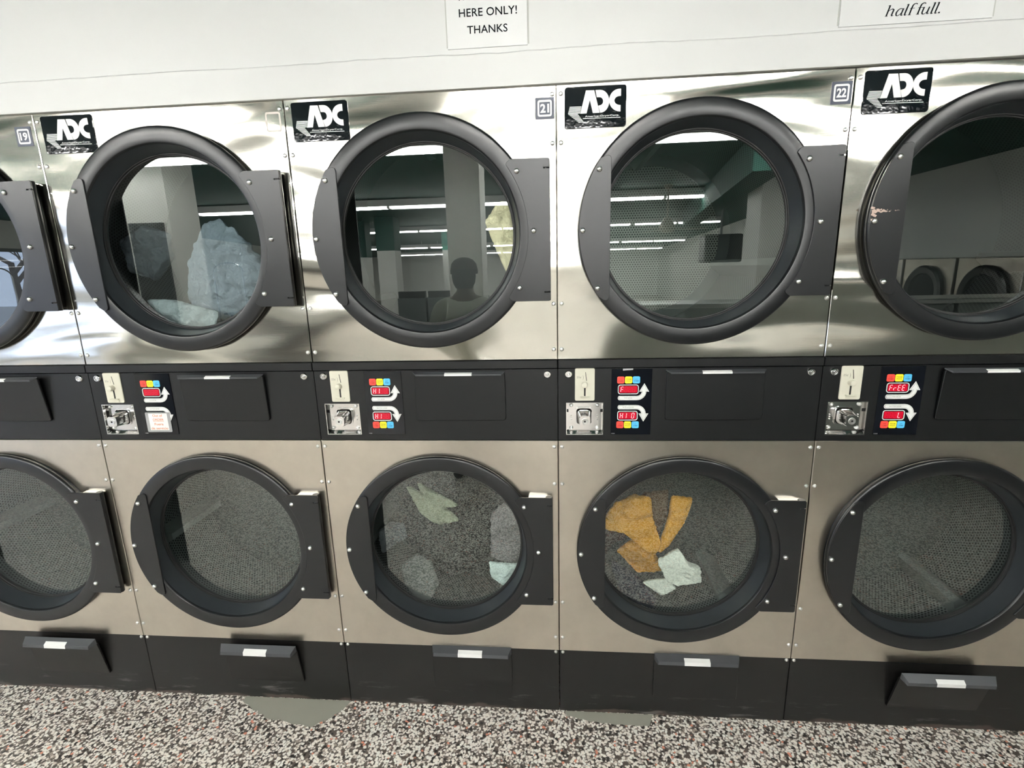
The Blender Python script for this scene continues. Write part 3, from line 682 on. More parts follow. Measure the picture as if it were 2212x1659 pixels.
def build_dryer(k, num, screens, label, perf_u=False, lint_tilt=0.0, drawer_tilt=0.0):
    root = empty('stacked_dryer', (k * W, 0, 0))
    tag(root, label, 'clothes dryer', 'stacked coin dryers in a row')
    link('cabinet', cabinet_me, root)
    up = link('upper_front_panel', upper_me, root)
    for x in (.013, .7885):
        for z in (2.0855, 1.9575, 1.502, 1.3605): link('screw', screw_me, up, (x, 0, z))
    lo = link('lower_front_panel', lower_me, root)
    for x in (.0125, .7875):
        for z in (1.0395, .910, .4635, .3215): link('screw', screw_me, lo, (x, -.004, z))
    build_door(root, ZU, False, perf_u); build_door(root, ZLO, True, False)
    cpn = link('control_panel', panel_me, root)
    link('panel_lip', lip_me, cpn)
    for x in (.0335, .767): link('lock', lock_me, cpn, (x, 0, 1.281))
    cs = link('coin_slot_plate', coin_me, root)
    link('coin_slot', slot_me, cs); link('lever_slot', lever_slot_me, cs); link('coin_return_knob', knobc, cs, (.0835, -.0035, 1.2475)); link('coin_tray', tray, cs); link('coin_lettering', clet, cs)
    cb_ = link('coin_box', box_me, root)
    link('coin_box_plate', boxplate_me, cb_); link('coin_box_lock', boxknob_me, cb_)
    link('lock_face', keyface_me, cb_, (.084, -.0335, 1.1345)); link('keyhole', keyhole_me, cb_, (.084, -.0335, 1.1345))
    for x in (.0430, .1265):
        for z in (1.1000, 1.1755): link('stud', stud_me, cb_, (x, .0145, z))
        for z in (1.128, 1.135, 1.142): link('pin', stud_me, cb_, (x, .0145, z)).scale = (.36, .5, .36)
    dp = link('display_panel', disp_me, root)
    for cz in (1.2605, 1.1140):
        for q in range(3): link('temperature_button', btn_me[(q, cz)], dp)
    link('button_lettering', blet_me, dp); link('panel_number', dnum_me, dp)
    for q, S in enumerate((S1, S2)):
        link('screen_frame', frame_me[q], dp); link('led_screen', led_me[q], dp); link('direction_arrow', arrow_me[q], dp)
        on = digits(screens[q], S, True)
        if on.v: obj('lit_digits', on, 'led_lit', dp)
        obj('unlit_digits', digits(screens[q], S, False), 'led_dim', dp)
    link('arrow_lettering', alet_me, dp)
    ldr = link('lint_door', lintd_me, root)
    if lint_tilt:
        ldr.location = (0, 0, 0)
        c_, s_ = math.cos(lint_tilt), math.sin(lint_tilt); ldr.rotation_euler = (lint_tilt, 0, 0)
        ldr.location = (0, 1.130 * s_ - .0005, 1.130 * (1 - c_))
    link('lint_door_handle', linth_me, ldr); link('handle_label', lintl_me, ldr)
    bpn = link('base_panel', base_me, root)
    for x in (.0125, .7875): link('screw', screw_me, bpn, (x, 0, .257))
    dw = link('lint_drawer', ldoor_me, root, (0, -.0005, .088), (drawer_tilt, 0, 0))
    link('drawer_handle', ldh_me, dw); link('handle_label', ldl_me, dw)
    bd = link('name_badge', badge_me, root); link('badge_logo', logo_me, bd)
    if num:
        a, b = sticker_meshes(num, *((.732, .785) if num == '19' else (.741, .794)), *((2.019, 2.075) if num == '19' else (2.022, 2.078)))
        st = link('number_sticker', a, root); link('sticker_number', b, st)
    elif num == '':
        gm = MB(); gm.frame(rrect(.7415, .7885, 2.024, 2.079, .007), rrect(.7465, .7835, 2.0295, 2.0735, .003), -.0005, 0.0)
        st = obj('sticker_residue', gm, 'ghost', root)
    return root
R = math.radians
build_dryer(-3, '19', ('    ', '    '), 'stainless stacked dryer numbered 19, cut by the left edge of the photo', lint_tilt=R(6), drawer_tilt=R(9))
build_dryer(-2, '', ('    ', '    '), 'stainless stacked dryer with out of order note and no number sticker', lint_tilt=R(3), drawer_tilt=R(9))
build_dryer(-1, '21', ('HI  ', 'HI  '), 'stainless stacked dryer numbered 21, middle of the row, person reflected in its upper glass')
build_dryer(0, '22', ('F   ', 'HI 0'), 'stainless stacked dryer numbered 22 with mustard clothes in its lower drum', perf_u=True)
build_dryer(1, None, ('FrEE', '   L'), 'stainless stacked dryer right of number 22, its display reading FREE', lint_tilt=R(4), drawer_tilt=R(14))

rt_scuff = [o for o in bpy.data.objects if o.name.startswith('stacked_dryer')][-1]
build_dryer(2, None, ('FrEE', 'FrEE'), 'stainless stacked dryer at the far right end, just past the right edge of the photo', lint_tilt=R(2), drawer_tilt=R(4))

d22 = [c for o in bpy.data.objects if o.get('label', '').startswith('stainless stacked dryer numbered 22') for c in o.children if c.name.startswith('display_panel')][0]
obj('tape_strip', MB().prism([(.2030, 1.2905), (.2340, 1.2925), (.2345, 1.2975), (.2025, 1.2972)], -.0030, -.0023), 'tape_silver', d22)

# door scuff on the rightmost upper door handle
def scuff():
    mb = MB(); random.seed(3)
    cx, cz = W + XC, ZU
    for i in range(46):
        t = random.random() ** 1.6; x = cx - .334 + t * .075; z = cz + .026 + random.uniform(-.007, .007) * (1 - t) + (random.uniform(-.02, .004) if t < .1 else 0)
        s_ = random.uniform(.0008, .0036) * (1.2 - t)
        mb.prism([(x + s_ * 1.6 * math.cos(a) * random.uniform(.6, 1.2), z + s_ * math.sin(a) * random.uniform(.6, 1.2)) for a in (0, 1, 2, 3, 4, 5)], -.0347 - i * .00001, -.0344)
    return mb
M['bare'] = mat('bare_metal_scuff', (0.50, 0.38, 0.32), 0.5, 0.3)
rt = rt_scuff
so = obj('paint_scuff', scuff(), 'bare', rt); so.location = (-W, 0, 0)

# out of order note taped over the lower display of the unnumbered dryer
root = empty('out_of_order_note', (-2 * W, 0, 0)); tag(root, 'small white out of order note in clear film taped on the unnumbered dryer display', 'notice')
n1 = MB().prism(rrect(.1835, .2730, 1.0895, 1.1600, .004), -.0045, -.0032); obj('clear_film', n1, 'tape', root)
n2 = MB().prism([(.1955, 1.0965), (.2630, 1.0965), (.2630, 1.1560), (.1955, 1.1560)], -.0052, -.0045); pp = obj('paper', n2, 'paper', root)
tl = [('Out of', .2105, .2460, 1.1440, 1.1530), ('ORDER', .2090, .2490, 1.1300, 1.1385), ('Fuera', .2130, .2455, 1.1140, 1.1225), ('de servicio', .1990, .2600, 1.0990, 1.1080)]
link('note_lettering', join_mesh('note_lettering', [text_mesh(t[0], t[1], t[2], t[3], t[4], -.0054, 'orange_ink', bold=.015) for t in tl] + [MB().box(.2090, .2490, -.0055, -.0053, 1.1275, 1.1283).mesh('u', 'orange_ink')]), root)

# wall notices above the dryers
def notice(name, x0, x1, z0, z1, y, label, texts, ang=0.0):
    root = empty(name, (0, 0, 0)); tag(root, label, 'sign')
    mb = MB().prism([(x0, z0), (x1, z0), (x1, z1), (x0, z1)], y, y + .003, ch=.0006); obj('sheet', mb, 'wall_paper', root)
    for t in texts: link('lettering', t, root)
    obj('edge_film', MB().box(x0 - .0035, x0 - .0005, y + .0022, .0045, z0 + .004, z1), 'film', root); obj('edge_film', MB().box(x1 + .0005, x1 + .0045, y + .0022, .0045, z0 + .004, z1), 'film', root)
M['wall_paper'] = mat('painted_paper', (0.63, 0.635, 0.63), 0.4)
M['film'] = mat('edge_film', (0.42, 0.43, 0.40), 0.5)
M['serif'] = M['ink']
Y = .001
notice('paper_notice', -.302, -.078, 2.214, 2.50, Y, 'white paper notice reading HERE ONLY! THANKS above dryer 21',
       [text_mesh('THAN', -.2716, -.197, 2.3320, 2.3525, Y - .0006, 'ink', bold=.012), text_mesh('HERE ONLY!', -.2665, -.1055, 2.2910, 2.3115, Y - .0006, 'ink', bold=.012, spacing=1.03), text_mesh('THANKS', -.2450, -.1325, 2.2490, 2.2690, Y - .0006, 'ink', bold=.012, spacing=1.03)])
# serif italic lettering built from strokes
def serif_italic(x0, x1, zb, h, y, m_):
    """'half full.' : strokes in a unit of x-height, slanted"""
    S = []; sl_ = .22
    def stroke(pts, ws):
        L, Rr = [], []
        if len(pts) > 2:                                   # smooth the stroke
            W_ = ws if isinstance(ws, list) else [ws] * len(pts); q = []; qw = []
            for i in range(len(pts) - 1):
                p0, p1, p2, p3 = [Vector(pts[min(max(j, 0), len(pts) - 1)]) for j in (i - 1, i, i + 1, i + 2)]
                for t in (0, .2, .4, .6, .8):
                    q.append(.5 * ((2 * p1) + (p2 - p0) * t + (2 * p0 - 5 * p1 + 4 * p2 - p3) * t * t + (3 * p1 - p0 - 3 * p2 + p3) * t ** 3)); qw.append(W_[i] * (1 - t) + W_[i + 1] * t)
            q.append(Vector(pts[-1])); qw.append(W_[-1]); pts, ws = q, qw
        for i, p in enumerate(pts):
            a = Vector(pts[max(i - 1, 0)]); b = Vector(pts[min(i + 1, len(pts) - 1)]); t = (b - a).normalized(); nn = Vector((-t.y, t.x)); w_ = ws[i] if isinstance(ws, list) else ws
            L.append(Vector(p) + nn * w_ / 2); Rr.append(Vector(p) - nn * w_ / 2)
        S.append((L, Rr))
    def glyph_h(x):
        stroke([(x, 0), (x, 1.55)], .17); stroke([(x - .17, 1.45), (x, 1.55)], .08); stroke([(x - .14, 0.03), (x + .16, .03)], .07)
        stroke([(x + .03, .62), (x + .18, .88), (x + .38, 1.0), (x + .55, .9), (x + .56, .65), (x + .55, .2), (x + .62, .04), (x + .76, .12)], [.05, .08, .12, .15, .17, .17, .11, .06]); return x + .95
    def glyph_a(x):
        pts = [(x + .58, .86), (x + .4, 1.0), (x + .17, .88), (x + .02, .5), (x + .1, .08), (x + .3, .03), (x + .48, .25), (x + .6, .6)]
        stroke(pts, [.06, .09, .13, .17, .13, .1, .07, .05]); stroke([(x + .62, 1.0), (x + .60, .2), (x + .68, .03), (x + .82, .12)], [.15, .17, .11, .06]); return x + .98
    def glyph_l(x):
        stroke([(x + .02, 1.55), (x, .2), (x + .08, .04), (x + .22, .1)], [.17, .17, .12, .06]); stroke([(x - .15, 1.46), (x + .02, 1.55)], .08); return x + .42
    def glyph_f(x):
        stroke([(x + .1, 0), (x + .1, 1.2), (x + .2, 1.5), (x + .40, 1.58), (x + .54, 1.46)], [.17, .17, .15, .1, .12]); stroke([(x - .1, .95), (x + .42, .95)], .07); stroke([(x - .06, .03), (x + .28, .03)], .07); return x + .50
    def glyph_u(x):
        stroke([(x - .13, .92), (x + .02, 1.0)], .07); stroke([(x + .02, 1.0), (x + .01, .3), (x + .12, .04), (x + .32, .06), (x + .48, .3), (x + .55, .55)], [.16, .17, .14, .09, .07, .05])
        stroke([(x + .58, 1.0), (x + .56, .2), (x + .64, .03), (x + .78, .12)], [.15, .17, .11, .06]); return x + 1.0
    def glyph_dot(x): stroke([(x, .0), (x, .2)], .2); return x + .3
    x = .2
    for g in (glyph_h, glyph_a, glyph_l, glyph_f): x = g(x)
    x += .38
    for g in (glyph_f, glyph_u, glyph_l, glyph_l, glyph_dot): x = g(x)
    tot = x + .1; u = h / 1.58; ux = (x1 - x0) / tot
    mb = MB()
    for L, Rr in S:
        P = [(x0 + (p.x + sl_ * p.y) * ux, zb + p.y * u) for p in L] ; Q = [(x0 + (p.x + sl_ * p.y) * ux, zb + p.y * u) for p in Rr]
        n = len(P); mb.add([(p[0], y, p[1]) for p in P] + [(q[0], y, q[1]) for q in Q], [(i, i + 1, n + i + 1, n + i) for i in range(n - 1)])
    return mb.mesh('lettering', m_)
notice('paper_notice', .744, 1.121, 2.209, 2.50, Y, 'white paper notice ending in the words half full above the rightmost dryer', [serif_italic(.8545, .9975, 2.2265, .026, Y - .0006, 'ink')])

# ================================================================= LAUNDRY IN THE DRUMS
def laundry(name, pts, y, thick, c, label, cat, fold=0.014, parent_group=None, seed=0, rough=240):
    """closed crumpled cloth lump whose outline (x,z) is star-shaped about its centre"""
    n = len(pts); cx = sum(p[0] for p in pts) / n; cz = sum(p[1] for p in pts) / n
    rel = sorted([(math.atan2(p[1] - cz, p[0] - cx), math.hypot(p[0] - cx, p[1] - cz)) for p in pts])
    NA, NR = 96, 26
    def rad(a):
        for i in range(n):
            a0, r0 = rel[i]; a1, r1 = rel[(i + 1) % n]
            if i == n - 1: a1 += 2 * PI
            for aa in (a, a + 2 * PI):
                if a0 <= aa <= a1 + 1e-9:
                    p0 = Vector((r0 * math.cos(a0), r0 * math.sin(a0))); p1 = Vector((r1 * math.cos(a1), r1 * math.sin(a1)))
                    d = Vector((math.cos(a), math.sin(a))); e = p1 - p0; den = d.x * e.y - d.y * e.x
                    if abs(den) < 1e-9: return r0
                    return (p0.x * e.y - p0.y * e.x) / den
        return rel[0][1]
    rr = [rad(-PI + 2 * PI * i / NA) for i in range(NA)]
    rr = [(rr[i - 1] + 2 * rr[i] + rr[(i + 1) % NA]) / 4 * (1 + .08 * noise.noise(Vector((i * .4, seed, 0))) + .012 * noise.noise(Vector((i * 1.1, seed, 5)))) for i in range(NA)]
    def h(x, z):
        q = Vector((x * 7 + z * 3, z * 7 - x * 2, seed * 3.3)); s_ = 0; amp = 1.0
        for o_ in range(4):
            s_ += amp * (1 - abs(2 * noise.noise(q))); q = q * 1.9 + Vector((5, 1, 2)); amp *= .5
        return s_ / 1.9
    vs = []; fs = []
    for side in (0, 1):
        for k in range(NR):
            t = (k + 1) / NR
            for i in range(NA):
                a = -PI + 2 * PI * i / NA; x = cx + rr[i] * t * math.cos(a); z = cz + rr[i] * t * math.sin(a)
                e = math.sqrt(max(0, 1 - t ** 3)); d = thick * e + (h(x, z) - .5) * fold * 3.2 * min(1, e * 2.2)
                vs.append((x, y - d * .45 if side == 0 else y + thick * e * .9 + .002, z))
    nv = NA * NR
    c0 = len(vs); vs.append((cx, y - thick * .45, cz)); vs.append((cx, y + thick * .9, cz))
    for side in (0, 1):
        b = side * nv
        for i in range(NA): fs.append((c0 + side, b + i, b + (i + 1) % NA))
        for k in range(NR - 1):
            for i in range(NA): fs.append((b + k * NA + i, b + k * NA + (i + 1) % NA, b + (k + 1) * NA + (i + 1) % NA, b + (k + 1) * NA + i))
    b = (NR - 1) * NA
    for i in range(NA): fs.append((b + i, b + (i + 1) % NA, nv + b + (i + 1) % NA, nv + b + i))
    mb = MB(); mb.add(vs, fs)
    return tag(obj(name, mb, cloth_mat(name + '_cloth', c, rough), None, 60), label, cat, parent_group)
mus = (0.62, 0.31, 0.035)
laundry('mustard_garment', [(.15, .700), (.195, .785), (.267, .822), (.325, .812), (.335, .73), (.366, .640), (.356, .590), (.314, .605), (.232, .675)], .105, .05, mus, 'large mustard yellow garment tumbling upper left in the lower drum of dryer 22', 'clothing', .03, seed=1)
laundry('mustard_garment', [(.396, .820), (.475, .805), (.448, .713), (.392, .612), (.352, .585), (.378, .676), (.394, .748)], .115, .03, mus, 'narrow mustard yellow garment standing up beside the larger one in dryer 22', 'clothing', .02, seed=2)
laundry('mustard_garment', [(.215, .58), (.273, .627), (.339, .606), (.392, .499), (.293, .490)], .145, .03, (0.58, 0.28, 0.03), 'lowest mustard garment behind the white towels in dryer 22', 'clothing', .02, seed=3)
laundry('brown_garment', [(.30, .80), (.40, .815), (.395, .70), (.36, .60), (.33, .70)], .165, .03, (0.13, 0.085, 0.05), 'dark brown garment between the two upright mustard ones in dryer 22', 'clothing', .02, seed=13)
laundry('white_towel', [(.348, .583), (.42, .636), (.455, .580), (.500, .562), (.508, .508), (.426, .484), (.384, .505)], .075, .03, (0.74, 0.78, 0.71), 'white terry towel near the centre of the lower drum of dryer 22', 'towel', .03, seed=4, rough=420)
laundry('white_towel', [(.30, .490), (.345, .500), (.400, .505), (.421, .468), (.37, .438)], .085, .02, (0.72, 0.76, 0.69), 'small white towel below the larger one in dryer 22', 'towel', .02, seed=5, rough=420)
laundry('navy_garment', [(.185, .57), (.233, .538), (.302, .488), (.358, .412), (.345, .375), (.27, .395), (.215, .456)], .10, .04, (0.035, 0.036, 0.055), 'dark navy garment at lower left in the lower drum of dryer 22', 'clothing', .03, seed=6)
laundry('maroon_garment', [(.15, .665), (.222, .673), (.262, .600), (.205, .560), (.165, .50), (.140, .58)], .215, .04, (0.07, 0.045, 0.042), 'dark maroon garment at the left glass edge in dryer 22', 'clothing', .03, seed=7)
G = 'clothes in the lower drum of dryer 21'
laundry('charcoal_garment', [(-.60, .80), (-.45, .88), (-.25, .86), (-.16, .72), (-.17, .52), (-.30, .42), (-.48, .42), (-.62, .58)], .22, .06, (0.028, 0.028, 0.028), 'large charcoal garment filling the back of the lower drum of dryer 21', 'clothing', .05, seed=8)
laundry('grey_garment', [(-.595, .52), (-.534, .575), (-.475, .540), (-.455, .447), (-.492, .376), (-.546, .384), (-.588, .444)], .105, .03, (0.13, 0.14, 0.135), 'grey garment at the bottom left of the lower drum of dryer 21', 'clothing', .02, seed=9)
laundry('pale_green_sleeve', [(-.565, .855), (-.525, .862), (-.490, .800), (-.430, .765), (-.350, .760), (-.360, .705), (-.447, .685), (-.515, .740)], .12, .02, (0.28, 0.31, 0.22), 'pale green sleeve curving across the upper part of the lower drum of dryer 21', 'clothing', .02, seed=10)
laundry('grey_garment', [(-.246, .739), (-.190, .790), (-.120, .70), (-.115, .572), (-.183, .540), (-.252, .560)], .11, .03, (0.17, 0.16, 0.165), 'mid grey garment at the right glass edge of the lower drum of dryer 21', 'clothing', .02, seed=11)
laundry('light_blue_cloth', [(-.256, .558), (-.192, .553), (-.138, .553), (-.150, .480), (-.2, .456), (-.250, .496)], .085, .02, (0.62, 0.74, 0.72), 'light blue cloth under the grey garment in the lower drum of dryer 21', 'clothing', .02, seed=12)
laundry('grey_sock', [(-.678, .656), (-.631, .695), (-.575, .687), (-.568, .63), (-.62, .6), (-.669, .56)], .12, .02, (0.09, 0.10, 0.11), 'small grey sock at the left glass edge of the lower drum of dryer 21', 'sock', .02, seed=14)
laundry('cream_shirt', [(-.228, 1.757), (-.185, 1.815), (-.128, 1.82), (-.112, 1.725), (-.121, 1.629), (-.160, 1.590), (-.201, 1.685)], .10, .03, (0.82, 0.75, 0.50), 'cream shirt at the right of the upper drum of dryer 21', 'shirt', .022, seed=15)
laundry('pale_blue_sheet', [(-1.300, 1.66), (-1.225, 1.789), (-1.157, 1.802), (-1.083, 1.735), (-1.015, 1.647), (-1.05, 1.54), (-1.146, 1.463), (-1.268, 1.459), (-1.322, 1.53)], .175, .05, (0.20, 0.25, 0.30), 'pale blue sheet bunched in the upper drum of the unnumbered dryer', 'bed sheet', .03, seed=16)
laundry('slate_garment', [(-1.52, 1.738), (-1.409, 1.785), (-1.329, 1.763), (-1.33, 1.672), (-1.40, 1.600), (-1.49, 1.63)], .14, .03, (0.05, 0.062, 0.075), 'slate blue garment at the left of the upper drum of the unnumbered dryer', 'clothing', .04, seed=17)
laundry('white_pillowcase', [(-1.43, 1.54), (-1.325, 1.535), (-1.163, 1.490), (-1.19, 1.432), (-1.338, 1.450)], .10, .03, (0.30, 0.36, 0.38), 'white pillowcase at the bottom of the upper drum of the unnumbered dryer', 'pillowcase', .03, seed=18)

# ================================================================= ROOM BEHIND THE CAMERA
Yof = lambda D: 1.651 - D            # depth of a mirrored point -> room y
# fluorescent fixtures
fx = empty('fluorescent_fixture'); tag(fx, 'x', 'ceiling light')
mb = MB(); mb.prism([(-1.2, 0.02), (1.2, 0.02), (1.2, .13), (-1.2, .13)], -.11, .11, ch=.004); obj('housing', mb, 'fixture', fx)
for xx in (-.6, .6):
    for yy in (-.065, .065):
        obj('tube', MB().lathe([(0, -.57), (.017, -.57), (.017, .57), (0, .57)], (xx, yy, 0), 12, 'X'), 'tube', fx, 50)
for xx in (-1.17, 0, 1.17):
    obj('socket', MB().box(xx - .025, xx + .025, -.09, .09, -.022, .03), 'fixture', fx)
rows = [(5.12, 1.6135 + .217 * 5.12, 3.0, 5, 'first'), (9.4, 1.61 + .119 * 9.4, 3.1, 5, 'second'), (15.0, 1.61 + .0740 * 15, 4.6, 5, 'third'), (20.0, 1.61 + .0430 * 20, 4.9, 5, 'fourth'), (24.0, 1.61 + .0300 * 24, 4.9, 5, 'fifth'), (3.3, 2.74, 3.0, 5, 'nearest')]
dim_me = {}
for ch in fx.children:
    if ch.name.startswith('tube'):
        m_ = ch.data.copy(); m_.materials[0] = M['tube_dim']; dim_me[round(ch.data.vertices[0].co.x, 1) > 0, ch.data.vertices[0].co.y > 0] = m_
first = True
for D, z, xe, cnt, nm in rows:
    for i in range(cnt):
        o = fx if first else copy_tree(fx); first = False
        o.location = (xe - 1.2 - 2.42 * i, Yof(D), z); o['group'] = 'ceiling light strips in rows'
        o['label'] = 'white fluorescent ceiling fixture in the %s row from the dryers' % nm if nm != 'nearest' else 'white fluorescent ceiling fixture in the row directly before the dryers'
        o['group'] = 'fixtures of the %s ceiling row' % nm
        if nm == 'nearest':
            for ch in o.children:
                if ch.name.startswith('tube'): ch.data = dim_me[round(ch.data.vertices[0].co.x, 1) > 0, ch.data.vertices[0].co.y > 0]
        if ZC - z > .3:
            zt = (ZC if Yof(D) > yb else ZC + (2.42 - ZC) * (yb - Yof(D)) / (yb - YF)) - z
            rr_ = MB()
            if zt - .13 > .01:
                for xx in (-.9, .9): rr_.tube([(xx, 0, .12), (xx, 0, zt)], .006)
                obj('suspension_rod', rr_, 'fixture', o)
# columns
def column(x0, x1, y0, y1, z1, label, band=True):
    mb = MB(); mb.box(x0, x1, y0, y1, 0, z1, c=.006); 
    c = obj('column', mb, 'column'); tag(c, label, 'column')
    if z1 < ZC - .2:
        b = MB(); b.box(x0 - .004, x1 + .004, y0 - .004, y1 + .004, z1, z1 + .12 if band else ZC - .0); obj('green_top', b, 'green_trim' if band else 'green', c)
        if band: obj('upper_shaft', MB().box(x0 - .01, x1 + .01, y0 - .01, y1 + .01, z1 + .12, ZC), 'green', c)
column(-.945, -.640, Yof(4.96), Yof(4.60), ZC, 'square cream column right behind the person, seen in the upper glass of dryer 21')
column(-4.20, -3.76, Yof(12.7), Yof(12.2), 2.10, 'square cream column with dark green top left of the person in the reflection', False)
column(-3.30, -3.08, Yof(15.9), Yof(15.4), 2.20, 'slim cream column with green top next to the person in the reflection')
column(-5.00, -4.75, Yof(13.4), Yof(13.0), 1.98, 'short cream column with dark green top leftmost in the reflection of dryer 21', False)
column(2.62, 3.02, Yof(7.5), Yof(7.0), ZC, 'square cream column at the right in the reflection of dryer 22')
# bank of washers seen from behind, long cover on top
wm = empty('washer'); tag(wm, 'x', 'washing machine')
mb = MB(); mb.box(-.33, .33, -.72, 0.0, .02, 1.02, c=.012); obj('body', mb, 'washer', wm)
mb = MB(); mb.box(-.325, .325, -.40, -.004, 1.0205, 1.262, c=.01); obj('console', mb, 'washer', wm)
mb = MB(); mb.box(-.26, .26, .0005, .006, .2, .85, c=.003); obj('back_cover', mb, 'washer', wm)
mb = MB(); mb.lathe([(.10, -.035), (.19, -.035), (.20, -.02), (.20, 0), (.10, 0)], (0, -.722, .58), 40); obj('door_ring', mb, 'black', wm, 40)
for i in range(7):
    o = wm if i == 0 else copy_tree(wm); o.location = (.72 + .675 * i, Yof(4.2), 0); o['group'] = 'washers in the island row'
    o['label'] = 'grey steel washer in the island row facing away from the dryers'
mb = MB(); mb.box(.37, 5.10, Yof(4.2) - .42, Yof(4.2) + .025, 1.263, 1.300, c=.006); tag(obj('island_shelf', mb, 'zinc'), 'long pale metal shelf along the top of the washer island', 'shelf')
# big front loaders along the right wall
fl = empty('front_loader'); tag(fl, 'x', 'washing machine')
mb = MB(); mb.box(0.0, .85, -.44, .44, .0, 1.60, c=.012); obj('body', mb, 'steel_low', fl)
mb = MB(); mb.lathe([(.22, 0), (.24, -.05), (.31, -.06), (.335, -.04), (.335, 0)], (0, 0, 1.18), 48, 'X'); dr_ = obj('door', mb, 'black', fl, 40)
mb = MB(); mb.disc(.225, (-.028, 0, 1.18), 40, 'X'); obj('glass', mb, 'gloss_black', dr_)
mb = MB(); mb.box(-.012, 0, -.40, .40, .62, .74); obj('control_strip', mb, 'panel_black', fl)
mb = MB(); mb.box(-.008, 0, -.40, .40, .08, .50); obj('lower_cover', mb, 'washer', fl)
words = ['nearest', 'second', 'third', 'fourth', 'fifth', 'sixth', 'seventh']
for i in range(7):
    o = fl if i == 0 else copy_tree(fl); o.location = (XR - .86, Yof(6.1 + .93 * i), 0); o['group'] = 'large front loaders on the right wall'
    o['label'] = 'large stainless front loader on the right wall, %s from the dryers' % words[i]
# dark washers far left of the person
dw_ = empty('top_loader'); tag(dw_, 'x', 'washing machine')
mb = MB(); mb.box(-.34, .34, -.68, 0, .0, .98, c=.01); obj('body', mb, 'door_dark', dw_)
mb = MB(); mb.box(-.32, .32, -.20, -.02, .981, 1.14, c=.01); obj('console', mb, 'panel_black', dw_)
mb = MB(); mb.box(-.27, .27, -.62, -.22, .981, .995, c=.004); obj('lid', mb, 'zinc', dw_)
for i, q in enumerate(('left', 'middle', 'right')):
    o = dw_ if i == 0 else copy_tree(dw_); o.location = (-3.38 + .72 * i, Yof(12), 0); o['group'] = 'dark top loaders'
    o['label'] = 'dark top loading washer standing %s in the group of three beyond the person' % ('at the left' if i == 0 else 'in the middle' if i == 1 else 'at the right')
# folding table
ft = empty('folding_table', (-5.4, Yof(10), 0)); tag(ft, 'dark folding table with cabinet base beyond the partition', 'table')
mb = MB(); mb.box(-1.1, 1.1, -.4, .4, .86, .90, c=.006); obj('tabletop', mb, 'door_dark', ft)
mb = MB(); mb.box(-1.0, 1.0, -.35, .35, .0, .8595); obj('base', mb, 'panel_black', ft)
# rolling wire laundry carts
def cart(loc, rz, label):
    r = empty('laundry_cart', loc, (0, 0, rz)); tag(r, label, 'laundry cart', 'rolling laundry carts')
    b = MB()
    for z, e in ((.35, .24), (.50, .26), (.65, .28), (.78, .30)):
        P = [(-e * 1.25, -e, z), (e * 1.25, -e, z), (e * 1.25, e, z), (-e * 1.25, e, z), (-e * 1.25, -e, z)]
        b.tube(P, .006 if z < .7 else .011, 6)
    for i in range(9):
        t = -1 + i / 4
        for sy in (-1, 1): b.tube([(t * .30, sy * .24, .35), (t * .375, sy * .30, .78)], .003, 5)
    for i in range(7):
        t = -1 + i / 3
        for sx in (-1, 1): b.tube([(sx * .30, t * .24, .35), (sx * .375, t * .30, .78)], .003, 5)
    for i in range(7): b.tube([(-.30 + .1 * i, -.24, .35), (-.30 + .1 * i, .24, .35)], .003, 5)
    obj('basket', b, 'chrome', r)
    f = MB()
    for sx in (-1, 1):
        for sy in (-1, 1): f.tube([(sx * .30, sy * .24, .35), (sx * .30, sy * .24, .09)], .011, 6)
    f.tube([(-.30, -.24, .14), (.30, -.24, .14), (.30, .24, .14), (-.30, .24, .14), (-.30, -.24, .14)], .009, 6); obj('frame', f, 'chrome', r)
    h = MB(); h.tube([(-.36, 0, .30)] + [(-.36 * math.cos(a), 0, 1.70 + .14 * math.sin(a)) for a in [PI * k / 10 for k in range(11)]] + [(.36, 0, .30)], .012, 8); obj('hanging_rail', h, 'chrome', r)
    for sx in (-1, 1):
        for sy in (-1, 1): obj('caster', MB().lathe([(0, -.012), (.043, -.012), (.045, 0), (.043, .012), (0, .012)], (sx * .30, sy * .24, .045), 16), 'rubber', r, 40)
cart((-5.9, Yof(9.0), 0), .3, 'chrome laundry cart with arched hanging rail before the folding table')
cart((-9.3, Yof(8.0), 0), 1.2, 'chrome laundry cart standing by the left window')
# ceiling fan
fr_ = empty('ceiling_fan', (1.86, Yof(8.9), ZC)); tag(fr_, 'tan ceiling fan hanging in front of the second light row', 'ceiling fan')
obj('rod', MB().tube([(0, 0, 0), (0, 0, -.53)], .016, 12), 'fan', fr_, 40)
obj('canopy', MB().lathe([(0, 0), (.07, 0), (.06, -.05), (.02, -.07), (0, -.07)], (0, 0, 0), 24, 'Z'), 'fan', fr_, 40)
obj('motor', MB().lathe([(0, -.50), (.05, -.51), (.085, -.57), (.125, -.63), (.135, -.68), (.11, -.73), (.05, -.75), (0, -.75)], (0, 0, 0), 32, 'Z'), 'fan', fr_, 40)
for k in range(3):
    b = MB(); b.add([(.12, -.03, -.69), (.30, -.075, -.70), (.62, -.065, -.705), (.64, 0, -.70), (.62, .065, -.695), (.30, .075, -.69), (.12, .03, -.685)] + [(.12, -.03, -.696), (.30, -.075, -.708), (.62, -.065, -.713), (.64, 0, -.708), (.62, .065, -.703), (.30, .075, -.698), (.12, .03, -.691)],
                    [tuple(range(7)), tuple(range(13, 6, -1))] + [(i, (i + 1) % 7, 7 + (i + 1) % 7, 7 + i) for i in range(7)])
    obj('blade', b, 'fan', fr_, rot=(0, 0, .08 + k * 2 * PI / 3))
